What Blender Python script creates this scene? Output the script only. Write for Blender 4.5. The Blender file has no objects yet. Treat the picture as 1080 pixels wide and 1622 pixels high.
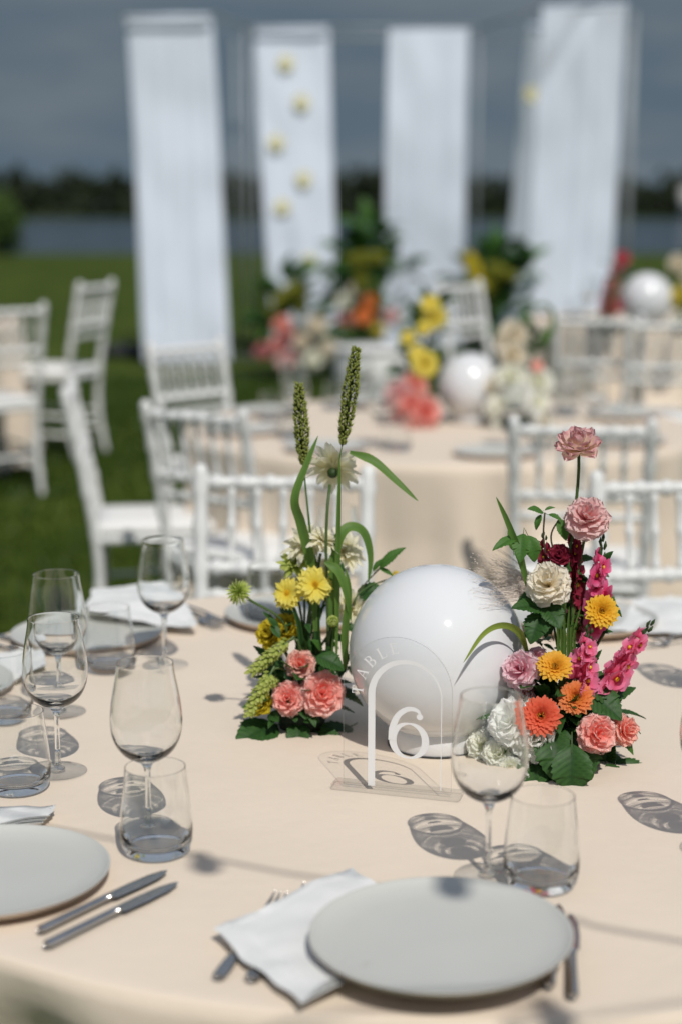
import bpy, math, random
from mathutils import Vector, Matrix, Quaternion, noise
R = math.radians
PI = math.pi
scene = bpy.context.scene
col = scene.collection
rnd = random.Random(7)

# ------------------------------------------------------------------ camera
CH, PITCH, FPX = 1.52, R(10.5), 2600.0
cam_d = bpy.data.cameras.new('camera')
cam = bpy.data.objects.new('camera', cam_d); col.objects.link(cam)
cam.location = (0, 0, CH); cam.rotation_euler = (PI/2 - PITCH, 0, 0)
cam_d.sensor_fit = 'VERTICAL'; cam_d.sensor_height = 36.0
cam_d.lens = FPX/1622*36.0
cam_d.clip_start = 0.05; cam_d.clip_end = 9000
cam_d.dof.use_dof = True; cam_d.dof.focus_distance = 2.22
cam_d.dof.aperture_fstop = 2.05
scene.camera = cam

# ------------------------------------------------------------------ sun, sky, exposure
SUN_AZ, SUN_EL = R(17), R(51)       # sun behind the camera, a little to the right
SUNV = Vector((math.sin(SUN_AZ)*math.cos(SUN_EL), -math.cos(SUN_AZ)*math.cos(SUN_EL), math.sin(SUN_EL)))
sd = bpy.data.lights.new('sun', 'SUN'); sd.energy = 3.6; sd.angle = R(0.55); sd.color = (1.0, 0.955, 0.89)
so = bpy.data.objects.new('sun', sd); col.objects.link(so); sd.cycles.is_caustics_light = True
so.rotation_mode = 'QUATERNION'; so.rotation_quaternion = SUNV.to_track_quat('Z', 'Y')
w = bpy.data.worlds.new('World'); scene.world = w; w.use_nodes = True
nt = w.node_tree; nt.nodes.clear()
def N(t, tree=None, **k):
    n = (tree or nt).nodes.new(t)
    for a, b in k.items(): setattr(n, a, b)
    return n
wo = N('ShaderNodeOutputWorld'); bg = N('ShaderNodeBackground'); bg.inputs[1].default_value = 0.10
sky = N('ShaderNodeTexSky', sky_type='NISHITA', sun_disc=False)
sky.sun_elevation = SUN_EL; sky.sun_rotation = PI - SUN_AZ
sky.air_density = 1.0; sky.dust_density = 0.6; sky.ozone_density = 1.4
tc = N('ShaderNodeTexCoord'); sx = N('ShaderNodeSeparateXYZ'); nt.links.new(tc.outputs['Generated'], sx.inputs[0])
mp = N('ShaderNodeMapping'); mp.inputs['Scale'].default_value = (3.2, 3.2, 16.0); nt.links.new(tc.outputs['Generated'], mp.inputs[0])
nz = N('ShaderNodeTexNoise'); nz.inputs['Scale'].default_value = 1.6; nz.inputs['Detail'].default_value = 5; nz.inputs['Roughness'].default_value = .55
nt.links.new(mp.outputs[0], nz.inputs['Vector'])
cr = N('ShaderNodeValToRGB'); nt.links.new(nz.outputs['Fac'], cr.inputs[0])
cr.color_ramp.elements[0].position = .42; cr.color_ramp.elements[0].color = (1.16, 1.64, 2.08, 1)   # slate rain cloud (divided by strength)
cr.color_ramp.elements[1].position = .72; cr.color_ramp.elements[1].color = (2.02, 2.36, 2.66, 1)
el = N('ShaderNodeMapRange'); el.inputs['From Min'].default_value = .16; el.inputs['From Max'].default_value = .62
el.inputs['To Min'].default_value = 1.0; el.inputs['To Max'].default_value = 0.45
nt.links.new(sx.outputs['Z'], el.inputs['Value'])
hi = N('ShaderNodeMapRange'); hi.inputs['From Min'].default_value = .14; hi.inputs['From Max'].default_value = .75
nt.links.new(sx.outputs['Z'], hi.inputs['Value'])
hm = N('ShaderNodeMix', data_type='RGBA'); nt.links.new(hi.outputs[0], hm.inputs[0]); nt.links.new(cr.outputs[0], hm.inputs[6]); hm.inputs[7].default_value = (4.9, 5.1, 5.4, 1)   # above the rain bank, unseen overhead cloud is brightened for shadow fill
mx = N('ShaderNodeMix', data_type='RGBA'); nt.links.new(el.outputs[0], mx.inputs[0])
nt.links.new(sky.outputs[0], mx.inputs[6]); nt.links.new(hm.outputs[2], mx.inputs[7])
nt.links.new(mx.outputs[2], bg.inputs[0]); nt.links.new(bg.outputs[0], wo.inputs[0])
vs = scene.view_settings
vs.view_transform = 'Standard'; vs.look = 'None'; vs.exposure = -0.18; vs.gamma = 1; vs.use_curve_mapping = False
scene.render.engine = 'CYCLES'
cy = scene.cycles
cy.max_bounces = 14; cy.diffuse_bounces = 8; cy.transparent_max_bounces = 32; cy.transmission_bounces = 10; cy.caustics_reflective = False; cy.caustics_refractive = True
cy.sample_clamp_indirect = 6

# ------------------------------------------------------------------ helpers
cosP, sinP = math.cos(PITCH), math.sin(PITCH)
def ray(u, v):
    a = (u-540)/FPX; b = -(v-811)/FPX
    return Vector((a, cosP + b*sinP, -sinP + b*cosP))
def at(u, v, y):                       # the point seen at photo position (u,v) standing y metres ahead
    d = ray(u, v); return Vector((0, 0, CH)) + d*(y/d.y)
def onz(u, v, z=0.75):                 # the point seen at (u,v) lying at height z
    d = ray(u, v); return Vector((0, 0, CH)) + d*((z-CH)/d.z)
def sstep(a, b, x):
    t = max(0, min(1, (x-a)/(b-a))); return t*t*(3-2*t)
def ground(y): return 0.2*sstep(5.8, 9.0, y)
WM = {}
def link(o, parent=None, M=None):
    col.objects.link(o); M = M or Matrix.Identity(4)
    if parent is not None:
        o.parent = parent; o.matrix_basis = WM[parent.name].inverted() @ M
    else: o.matrix_basis = M
    WM[o.name] = M
    return o
def tag(o, label=None, cat=None, group=None, kind=None):
    if label: o['label'] = label
    if cat: o['category'] = cat
    if group: o['group'] = group
    if kind: o['kind'] = kind
    return o
def T(*p): return Matrix.Translation(Vector(p) if len(p) == 3 else p[0])
def RZ(a): return Matrix.Rotation(a, 4, 'Z')
def thing(name, label, cat, loc=(0, 0, 0), rz=0, group=None):
    o = bpy.data.objects.new(name, None); o.empty_display_size = .05
    link(o, None, T(*loc) @ RZ(rz)); return tag(o, label, cat, group)
class MB:
    def __init__(s): s.v = []; s.f = []; s.t = []; s.m = []
    def add(s, v, f, t=None, m=0):
        o = len(s.v); s.v += [tuple(p) for p in v]; s.f += [tuple(i+o for i in q) for q in f]
        s.t += (t if t is not None else [0.0]*len(v)); s.m += [m]*len(f)
    def mesh(s, name, smooth=True):
        me = bpy.data.meshes.new(name); me.from_pydata(s.v, [], s.f)
        a = me.attributes.new('t', 'FLOAT', 'POINT'); a.data.foreach_set('value', s.t)
        me.polygons.foreach_set('material_index', s.m)
        if smooth: me.polygons.foreach_set('use_smooth', [True]*len(s.f))
        me.update(); return me
def part(name, me, mats, parent=None, M=None):
    if isinstance(me, MB): me = me.mesh(name)
    if not isinstance(mats, (list, tuple)): mats = [mats]
    while len(me.materials) < len(mats): me.materials.append(None)
    o = bpy.data.objects.new(name, me); link(o, parent, M)
    for i, m in enumerate(mats):
        o.material_slots[i].link = 'OBJECT'; o.material_slots[i].material = m
    return o
def copy_tree(o, M, parent=None):
    old = WM[o.name]
    def rec(s, p, Mw):
        c = s.copy(); col.objects.link(c)
        for k in ('label', 'category', 'group'):
            if p is None and k in c and k == 'label': pass
        if p is not None:
            c.parent = p; c.matrix_basis = s.matrix_basis.copy()
        else: c.matrix_basis = Mw
        WM[c.name] = Mw
        for ch in list(KIDS.get(s.name, [])): rec(ch, c, Mw @ ch.matrix_basis)
        KIDS[c.name] = [x for x in col.objects if x.parent == c] if False else LAST.pop(c.name, [])
        if p is not None: LAST.setdefault(p.name, []).append(c)
        return c
    return rec(o, parent, M)
KIDS, LAST = {}, {}
def register(root):
    kids = [x for x in col.objects if x.parent == root]; KIDS[root.name] = kids
    for k in kids: register(k)

def basis(d, up=Vector((0, 0, 1))):
    d = d.normalized(); x = up.cross(d)
    if x.length < 1e-4: x = Vector((1, 0, 0))
    x.normalize(); y = d.cross(x); return x, y, d
def tube(mb, pts, r, n=8, m=0, t=0.0, cap=True):
    pts = [Vector(p) for p in pts]; rs = r if isinstance(r, (list, tuple)) else [r]*len(pts)
    v = []; f = []
    ref = None
    for i, p in enumerate(pts):
        d = (pts[min(i+1, len(pts)-1)] - pts[max(i-1, 0)]).normalized()
        if ref is None: x, y, _ = basis(d)
        else:
            x = (ref - d*ref.dot(d)).normalized(); y = d.cross(x)
        ref = x
        for k in range(n):
            a = 2*PI*k/n; v.append(p + (x*math.cos(a) + y*math.sin(a))*rs[i])
    for i in range(len(pts)-1):
        for k in range(n):
            f.append((i*n+k, i*n+(k+1) % n, (i+1)*n+(k+1) % n, (i+1)*n+k))
    if cap:
        f.append(tuple(range(n))[::-1]); f.append(tuple((len(pts)-1)*n+k for k in range(n)))
    mb.add(v, f, [t]*len(v), m)
def lathe(mb, prof, n=48, m=0, center=(0, 0, 0)):
    c = Vector(center); v = []; f = []
    for (r, z) in prof:
        for k in range(n):
            a = 2*PI*k/n; v.append(c + Vector((r*math.cos(a), r*math.sin(a), z)))
    for i in range(len(prof)-1):
        for k in range(n):
            f.append((i*n+k, i*n+(k+1) % n, (i+1)*n+(k+1) % n, (i+1)*n+k))
    mb.add(v, f, None, m)
def box(mb, c, s, m=0, M=None):
    v = [Vector((x*s[0]/2, y*s[1]/2, z*s[2]/2)) + Vector(c) for x in (-1, 1) for y in (-1, 1) for z in (-1, 1)]
    if M: v = [M @ p for p in v]
    mb.add(v, [(0, 1, 3, 2), (4, 6, 7, 5), (0, 4, 5, 1), (2, 3, 7, 6), (0, 2, 6, 4), (1, 5, 7, 3)], None, m)
def bez(a, b, c, d, n):
    a, b, c, d = map(Vector, (a, b, c, d)); o = []
    for i in range(n+1):
        t = i/n; o.append(a*(1-t)**3 + b*3*t*(1-t)**2 + c*3*t*t*(1-t) + d*t**3)
    return o
def spline(pts, n=6):
    pts = [Vector(p) for p in pts]; P = [pts[0]*2-pts[1]] + pts + [pts[-1]*2-pts[-2]]; o = []
    for i in range(1, len(P)-2):
        for k in range(n):
            t = k/n; a, b, c, d = P[i-1], P[i], P[i+1], P[i+2]
            o.append(.5*((2*b) + (c-a)*t + (2*a-5*b+4*c-d)*t*t + (3*b-a-3*c+d)*t**3))
    o.append(pts[-1]); return o

# ------------------------------------------------------------------ materials
def newmat(name):
    m = bpy.data.materials.new(name); m.use_nodes = True; m.node_tree.nodes.clear(); return m, m.node_tree
def princ(name, c, rough=.5, var=.08, scale=20., bump=0., bscale=None, metal=0, spec=.5, c2=None, sheen=0, sss=0, coords='Object', detail=3, coat=0):
    m, t = newmat(name); L = t.links.new
    o = N('ShaderNodeOutputMaterial', t); p = N('ShaderNodeBsdfPrincipled', t); L(p.outputs[0], o.inputs[0])
    tc = N('ShaderNodeTexCoord', t); n = N('ShaderNodeTexNoise', t); n.inputs['Scale'].default_value = scale; n.inputs['Detail'].default_value = detail
    L(tc.outputs[coords], n.inputs['Vector'])
    r = N('ShaderNodeValToRGB', t); L(n.outputs['Fac'], r.inputs[0]); L(r.outputs[0], p.inputs['Base Color'])
    c2 = c2 or tuple(x*(1-2*var) for x in c)
    r.color_ramp.elements[0].position = .3; r.color_ramp.elements[1].position = .7
    r.color_ramp.elements[0].color = (*c2, 1); r.color_ramp.elements[1].color = (*c, 1)
    p.inputs['Roughness'].default_value = rough; p.inputs['Metallic'].default_value = metal
    p.inputs['Specular IOR Level'].default_value = spec
    if sheen: p.inputs['Sheen Weight'].default_value = sheen
    if coat: p.inputs['Coat Weight'].default_value = coat
    if sss: p.inputs['Subsurface Weight'].default_value = sss; p.inputs['Subsurface Radius'].default_value = (.01, .01, .01); p.inputs['Subsurface Scale'].default_value = 1
    if bump:
        b = N('ShaderNodeBump', t); b.inputs['Strength'].default_value = bump; b.inputs['Distance'].default_value = .002
        n2 = N('ShaderNodeTexNoise', t); n2.inputs['Scale'].default_value = bscale or scale*4; n2.inputs['Detail'].default_value = 4
        L(tc.outputs[coords], n2.inputs['Vector']); L(n2.outputs['Fac'], b.inputs['Height']); L(b.outputs[0], p.inputs['Normal'])
    return m
def petal(name, stops, trans=.42, rough=.6, vein=.10, vs=90.):
    """stops: (t, colour) from the heart of the bloom to the petal edge"""
    m, t = newmat(name); L = t.links.new
    o = N('ShaderNodeOutputMaterial', t); p = N('ShaderNodeBsdfPrincipled', t); tr = N('ShaderNodeBsdfTranslucent', t); mix = N('ShaderNodeMixShader', t)
    at_ = N('ShaderNodeAttribute', t); at_.attribute_name = 't'
    tc = N('ShaderNodeTexCoord', t); n = N('ShaderNodeTexNoise', t); n.inputs['Scale'].default_value = 9.; n.inputs['Detail'].default_value = 4
    L(tc.outputs['Object'], n.inputs['Vector'])
    ma = N('ShaderNodeMath', t, operation='MULTIPLY_ADD'); L(n.outputs['Fac'], ma.inputs[0]); ma.inputs[1].default_value = vein*3; 
    sub = N('ShaderNodeMath', t, operation='SUBTRACT'); L(at_.outputs['Fac'], sub.inputs[0]); sub.inputs[1].default_value = vein*1.5
    L(sub.outputs[0], ma.inputs[2])
    r = N('ShaderNodeValToRGB', t); L(ma.outputs[0], r.inputs[0])
    e = r.color_ramp.elements
    while len(e) < len(stops): e.new(.5)
    for i, (q, c) in enumerate(stops): e[i].position = q; e[i].color = (*c, 1)
    L(r.outputs[0], p.inputs['Base Color']); L(r.outputs[0], tr.inputs['Color'])
    p.inputs['Roughness'].default_value = rough; p.inputs['Specular IOR Level'].default_value = .3
    mix.inputs[0].default_value = trans; L(p.outputs[0], mix.inputs[1]); L(tr.outputs[0], mix.inputs[2]); L(mix.outputs[0], o.inputs[0])
    return m
def thin_glass(name, tint=(.985, .988, .989), edge=(.45, .48, .51), rough=.04, base=.022):
    """thin clear wall: transparent, reflecting more and absorbing more the more it is seen edge-on"""
    m, t = newmat(name); L = t.links.new
    o = N('ShaderNodeOutputMaterial', t); tr = N('ShaderNodeBsdfTransparent', t); g = N('ShaderNodeBsdfGlossy', t); mix = N('ShaderNodeMixShader', t)
    lw = N('ShaderNodeLayerWeight', t); lw.inputs['Blend'].default_value = .5
    r = N('ShaderNodeValToRGB', t); L(lw.outputs['Facing'], r.inputs[0])
    e = r.color_ramp.elements; e[0].position = .66; e[0].color = (*tint, 1); e[1].position = 1; e[1].color = (*edge, 1)
    L(r.outputs[0], tr.inputs[0])
    pw = N('ShaderNodeMath', t, operation='POWER'); L(lw.outputs['Facing'], pw.inputs[0]); pw.inputs[1].default_value = 5.
    ma = N('ShaderNodeMath', t, operation='MULTIPLY_ADD'); L(pw.outputs[0], ma.inputs[0]); ma.inputs[1].default_value = .8; ma.inputs[2].default_value = base
    g.inputs['Roughness'].default_value = rough
    L(ma.outputs[0], mix.inputs[0]); L(tr.outputs[0], mix.inputs[1]); L(g.outputs[0], mix.inputs[2]); L(mix.outputs[0], o.inputs[0])
    return m
def thick_glass(name, keep=.45):
    m, t = newmat(name); L = t.links.new
    o = N('ShaderNodeOutputMaterial', t); tr = N('ShaderNodeBsdfTransparent', t); g = N('ShaderNodeBsdfGlass', t); mix = N('ShaderNodeMixShader', t)
    g.inputs['IOR'].default_value = 1.48; g.inputs['Roughness'].default_value = 0.0; g.inputs['Color'].default_value = (.97, .985, .99, 1); tr.inputs[0].default_value = (.97, .975, .98, 1)
    mix.inputs[0].default_value = keep; L(g.outputs[0], mix.inputs[1]); L(tr.outputs[0], mix.inputs[2]); L(mix.outputs[0], o.inputs[0])
    return m
def real_glass():
    m, t = newmat('blown_glass'); o = N('ShaderNodeOutputMaterial', t); g = N('ShaderNodeBsdfGlass', t); g.inputs['IOR'].default_value = 1.5; g.inputs['Roughness'].default_value = 0
    g.inputs['Color'].default_value = (.995, 1, 1, 1); t.links.new(g.outputs[0], o.inputs[0]); return m
M = {}
M['cloth'] = princ('champagne_cloth', (.755, .645, .52), .85, .02, 6, bump=.5, bscale=38, sheen=.15)
M['table_wood'] = princ('table_wood', (.3, .2, .12), .6)
M['chair'] = princ('white_lacquer', (.74, .75, .735), .32, .03, 8, spec=.5)
M['cushion'] = princ('white_cushion', (.78, .78, .76), .8, .03, 8, bump=.2, bscale=300)
M['ball'] = princ('white_glass_globe', (.72, .735, .755), .07, .008, 2, spec=.55, coat=.15)
M['plate'] = princ('grey_white_glaze', (.53, .535, .50), .33, .015, 14, spec=.45)
M['plate_foot'] = princ('bounce_tan_underside', (.50, .40, .31), .6, .05, 30)  # tan bounce light from the tablecloth put into the underside colour
M['napkin'] = princ('white_linen', (.74, .75, .735), .9, .02, 8, bump=.35, bscale=1100, sheen=.1)
M['steel'] = princ('cutlery_steel', (.66, .64, .61), .22, .05, 60, metal=1)
M['glass'] = thin_glass('clear_glass')
M['rim'] = thin_glass('glass_rim', (.72, .75, .77), (.42, .46, .50), .05, .16)
M['base_glass'] = thick_glass('solid_glass', .38)
M['stem_glass'] = thick_glass('stem_glass', .50)
M['real_glass'] = real_glass()
M['base_clear'] = thin_glass('clear_base_glass', (.992, .995, .996), (.62, .68, .73), .05, .10)
M['wall_glass'] = thin_glass('clear_wall_glass', (.986, .989, .99), (.44, .47, .50), .03, .022)
M['foot_glass'] = thin_glass('foot_glass', (.965, .97, .972), (.6, .64, .68), .04, .06)
M['acrylic'] = thin_glass('clear_acrylic', (.985, .987, .988), (.80, .82, .84), .01, .016)
M['acrylic_edge'] = princ('acrylic_cut_edge', (.62, .63, .62), .2, .01)
M['acrylic_edge'] = thin_glass('acrylic_cut_edge', (.93, .93, .92), (.75, .76, .76), .3, .22)
M['print'] = princ('white_print', (.80, .80, .80), .6, .005)
M['banner'] = None
M['pipe'] = princ('grey_steel_pipe', (.36, .39, .41), .5, .08, 5, metal=.3)
M['dark'] = princ('dark_rubber', (.02, .022, .025), .7)
M['bark'] = princ('bark', (.07, .05, .035), .9, .2, 9)
M['pot'] = princ('dark_floral_foam', (.015, .03, .015), .9, .2, 60)
M['stem'] = princ('flower_stem', (.075, .13, .03), .5, .2, 30, c2=(.045, .09, .022))
M['dstem'] = princ('woody_stem', (.07, .06, .03), .6, .2, 30)
M['leaf'] = princ('leaf_deep_green', (.045, .115, .028), .45, .2, 14, c2=(.022, .07, .018), spec=.45)
def leafmat(name, a, b, tr=.25):
    m = petal(name, [(0, a), (1, b)], tr, .52, .12); return m
M['leaf'] = leafmat('leaf_deep_green', (.014, .048, .011), (.046, .125, .026))
M['leaf2'] = leafmat('leaf_fresh_green', (.05, .14, .025), (.085, .20, .035), .35)
M['blade'] = leafmat('blade_green', (.11, .22, .045), (.15, .26, .05), .4)
M['blade2'] = leafmat('blade_yellow_green', (.22, .30, .05), (.26, .33, .06), .4)
M['seed'] = leafmat('foxtail_green', (.035, .055, .006), (.30, .34, .075), .25)
M['calyx'] = leafmat('calyx_green', (.03, .06, .015), (.06, .10, .03), .1)
P = {
 'pink': petal('carnation_pink', [(0, (.93, .24, .19)), (.5, (.94, .38, .32)), (.85, (.95, .52, .46)), (1, (.95, .72, .66))]),
 'coralpink': petal('carnation_coral', [(0, (.93, .28, .21)), (.6, (.94, .42, .34)), (1, (.95, .66, .57))]),
 'blush': petal('carnation_blush', [(0, (.84, .46, .44)), (.6, (.87, .56, .55)), (1, (.90, .70, .68))]),
 'rosecream': petal('rose_cream_mauve', [(0, (.88, .78, .60)), (.6, (.88, .74, .62)), (.85, (.80, .50, .50)), (1, (.74, .42, .44))], vein=.2),
 'mauve': petal('carnation_mauve_fleck', [(0, (.66, .10, .22)), (.4, (.80, .34, .44)), (.75, (.86, .56, .62)), (1, (.90, .76, .79))], vein=.3),
 'cream': petal('cream_petal', [(0, (.84, .74, .48)), (.5, (.89, .82, .66)), (1, (.91, .87, .77))]),
 'ivory': petal('ivory_petal', [(0, (.92, .92, .66)), (.5, (.95, .95, .84)), (1, (.96, .96, .91))]),
 'white': petal('white_petal', [(0, (.93, .93, .80)), (.5, (.96, .96, .92)), (1, (.97, .97, .95))]),
 'creamdahlia': petal('cream_green_petal', trans=.5, stops= [(0, (.70, .64, .30)), (.4, (.88, .84, .60)), (1, (.91, .88, .76))]),
 'paleyellow': petal('pale_yellow_petal', [(0, (.90, .86, .50)), (1, (.92, .89, .64))]),
 'yellow': petal('lemon_petal', [(0, (.85, .58, .03)), (.4, (.86, .74, .10)), (1, (.87, .78, .20))]),
 'gold': petal('zinnia_gold', [(0, (.75, .30, .015)), (.35, (.85, .48, .02)), (1, (.88, .60, .06))]),
 'amber': petal('zinnia_amber', [(0, (.70, .24, .015)), (.35, (.85, .42, .02)), (1, (.86, .54, .07))]),
 'orange': petal('zinnia_orange', [(0, (.65, .17, .015)), (.4, (.82, .27, .03)), (1, (.86, .30, .12))]),
 'coral': petal('zinnia_coral', [(0, (.62, .16, .02)), (.3, (.80, .14, .06)), (1, (.86, .20, .11))]),
 'lime': petal('lime_petal', [(0, (.32, .42, .06)), (.6, (.52, .62, .14)), (1, (.66, .72, .30))]),
 'limebud': petal('lime_buds', [(0, (.22, .30, .04)), (.6, (.42, .50, .10)), (1, (.56, .60, .20))]),
 'mustard': petal('mustard_petal', [(0, (.40, .34, .02)), (1, (.74, .60, .04))]),
 'magenta': petal('magenta_petal', [(0, (.76, .04, .14)), (.5, (.84, .10, .28)), (1, (.88, .26, .46))]),
 'hotpink': petal('hot_pink_petal', [(0, (.90, .36, .26)), (.3, (.86, .15, .30)), (1, (.88, .30, .48))]),
 'burgundy': petal('burgundy_petal', [(0, (.22, .01, .02)), (1, (.34, .03, .07))]),
 'red': petal('red_petal', [(0, (.62, .06, .09)), (1, (.76, .18, .22))]),
 'dustypink': petal('dusty_pink_petal', [(0, (.60, .20, .18)), (1, (.74, .36, .36))]),
 'heart': petal('yellow_heart', [(0, (.70, .35, .01)), (1, (.85, .60, .03))], .1),
 'brownheart': petal('brown_heart', [(0, (.20, .05, .01)), (1, (.70, .38, .02))], .1),
 'greenheart': petal('green_heart', [(0, (.06, .10, .02)), (1, (.16, .24, .05))], .1),
 'olive': petal('olive_spire', [(0, (.06, .09, .01)), (1, (.30, .30, .03))], .2),
}

# ------------------------------------------------------------------ bloom shapes (unit radius, facing +Z)
def petal_grid(mb, base, out, up, L, W, th0, th1, tip=.35, ruffle=0., freq=3., serr=0., cup=0., nu=5, nv=4, rn=rnd, m=0, wbase=.25, t0=0., t1=1., ph=None, twist=0):
    """a petal growing from base; out = radial unit vector, up = bloom axis; angle from axis goes th0 -> th1"""
    side = up.cross(out); pos = Vector(base); pts = []; ph = rn.random()*7 if ph is None else ph
    v = []; tt = []
    for i in range(nu+1):
        s = i/nu; th = th0 + (th1-th0)*s
        d = out*math.sin(th) + up*math.cos(th); nrm = out*-math.cos(th) + up*math.sin(th)
        if i: pos = pos + d*(L/nu)
        ww = W*(wbase + (1-wbase)*math.sin(min(1, s/(1-tip*.5))*PI/2)**1.0)
        if s > 1-tip: ww *= math.sqrt(max(0.02, 1-((s-(1-tip))/tip)**2*(.96)))
        for k in range(nv+1):
            q = k/nv*2-1
            off = side*(q*ww/2) + nrm*(cup*q*q*ww*.5)
            if ruffle: off = off + nrm*(ruffle*s*s*math.sin(freq*q*PI+ph+twist*s)) + d*(ruffle*.35*s*math.cos(freq*q*PI*1.3+ph*2))
            if serr and i == nu: off = off + d*(serr*(1 if k % 2 else -1)*(.6+.8*rn.random()))
            v.append(pos + off); tt.append(t0 + (t1-t0)*s)
    f = []
    for i in range(nu):
        for k in range(nv):
            a = i*(nv+1)+k; f.append((a, a+1, a+nv+2, a+nv+1))
    mb.add(v, f, tt, m)
UP = Vector((0, 0, 1))
def rad(a): return Vector((math.cos(a), math.sin(a), 0))
def b_carnation(seed):
    r = random.Random(seed); mb = MB()
    lay = [(8, 3, .42), (22, 5, .50), (38, 6, .58), (54, 8, .66), (70, 9, .74), (86, 9, .80), (102, 8, .80)]
    for th, n, w_ in lay:
        for i in range(n):
            a = 2*PI*(i+r.random()*.6)/n+th; l = (1.0+.10*math.cos(R(th)))*(.92+.16*r.random())
            t = R(th+r.uniform(-7, 7))
            petal_grid(mb, UP*-.40, rad(a), UP, l*1.02, w_*(.85+.3*r.random()), t*.72, t*1.04+.06, tip=.12, ruffle=.042, freq=1.5+r.random()*1.2, serr=.030, cup=.10, nu=6, nv=10, rn=r, twist=1.2, t0=.30*math.sin(R(th)) if th < 90 else .30, t1=.74+.26*math.sin(min(R(th), PI/2)), wbase=.35)
    tube(mb, [UP*-.95, UP*-.85, UP*-.45, UP*-.35], [.08, .20, .26, .24], 8, 1)
    return mb
def b_rose(seed):
    r = random.Random(seed); mb = MB()
    for th, n, w_, l in [(4, 3, .7, .95), (12, 4, .8, 1.0), (22, 5, .9, 1.05), (34, 6, .95, 1.1), (48, 6, 1.0, 1.12), (62, 5, 1.0, 1.1)]:
        for i in range(n):
            a = 2*PI*(i+r.random()*.5)/n + th
            petal_grid(mb, UP*-.65, rad(a), UP, l*(.95+.15*r.random())*1.15, w_, R(th+28), R(th-14)+(.5 if th > 20 else .05), tip=.3, ruffle=.10, freq=1.6+r.random(), serr=.05, cup=.3, nu=7, nv=7, rn=r)
    tube(mb, [UP*-.98, UP*-.85, UP*-.6], [.08, .2, .22], 8, 1)
    return mb
def b_zinnia(seed, dense=1.0, disc=.2):
    r = random.Random(seed); mb = MB()
    lay = [(18, .34, 8), (36, .50, 11), (52, .66, 14), (66, .80, 16), (78, .92, 18), (88, 1.0, 18)]
    for li, (th, l, n) in enumerate(lay):
        for i in range(n):
            a = 2*PI*(i+.5*(li % 2)+r.uniform(-.15, .15))/n; t = R(th+r.uniform(-5, 5))
            petal_grid(mb, UP*(-.12)+rad(a)*.05, rad(a), UP, l*(.94+.12*r.random()), .29*(.9+.2*r.random())*(.78+.3*l), t*.6, t*1.12, tip=.20, cup=.16, ruffle=.018, freq=1.0, nu=5, nv=4, rn=r, t0=.1, t1=.35+.65*l, wbase=.45)
    for k in range(26):
        a = r.random()*2*PI; q = disc*math.sqrt(r.random()); b = rad(a)*q + UP*(.10+.08*(1-q/disc))
        tube(mb, [b-UP*.15, b+UP*.02, b+UP*.08], [.02, .035, .012], 5, 1, t=r.random())
    tube(mb, [UP*-.5, UP*-.4, UP*-.1], [.07, .22, .3], 8, 2)
    return mb
def b_daisy(seed, n=15, w_=.36):
    r = random.Random(seed); mb = MB()
    for li, (th, l) in enumerate([(72, .86), (86, 1.0), (98, .98)]):
        for i in range(n if li else n-4):
            a = 2*PI*(i+.33*li+r.uniform(-.2, .2))/n; t = R(th+r.uniform(-7, 7))
            petal_grid(mb, UP*(-.05*li), rad(a), UP, l*(.9+.15*r.random()), w_, t*.8, t*1.08, tip=.22, cup=.15, ruffle=.03, serr=.05, freq=1.3, nu=5, nv=4, rn=r, wbase=.4)
    for k in range(90):
        q = math.sqrt((k+.5)/90); a = k*2.39996; b = rad(a)*.26*q + UP*(.13*(1-q*q))
        tube(mb, [b-UP*.06, b+UP*.03, b+UP*.055], [.02, .024, .008], 5, 1, t=.3+.7*q)
    tube(mb, [UP*-.35, UP*-.28, UP*-.05], [.06, .2, .26], 8, 2)
    return mb
def b_spiky(seed):
    r = random.Random(seed); mb = MB()
    for li, (th, l, n) in enumerate([(22, .5, 6), (45, .75, 9), (66, .92, 12), (86, 1.05, 15), (102, 1.0, 13)]):
        for i in range(n):
            a = 2*PI*(i+r.random()*.8)/n; t = R(th+r.uniform(-12, 12))
            petal_grid(mb, UP*-.10, rad(a), UP, l*(.75+.4*r.random()), .25+.08*r.random(), t*.75, t*1.0+r.uniform(-.25, .45), tip=.5, cup=.35, ruffle=.05, freq=.7, nu=6, nv=3, rn=r, wbase=.45)
    tube(mb, [UP*-.42, UP*-.36, UP*-.2, UP*-.1], [.05, .15, .20, .1], 8, 1)
    return mb
def b_pompom(seed):
    r = random.Random(seed); mb = MB()
    n = 110
    for k in range(n):
        z = 1-(k+.5)/n*1.5; z = max(-.6, z); q = math.sqrt(1-z*z); a = k*2.39996
        out = rad(a); t = math.acos(z)
        petal_grid(mb, UP*-.25, out, UP, (.95+.25*r.random()), .17, t, t+.15, tip=.35, cup=.6, ruffle=.02, nu=4, nv=2, rn=r, wbase=.3)
    tube(mb, [UP*-1.0, UP*-.85, UP*-.5], [.08, .25, .35], 8, 1)
    return mb
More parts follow.
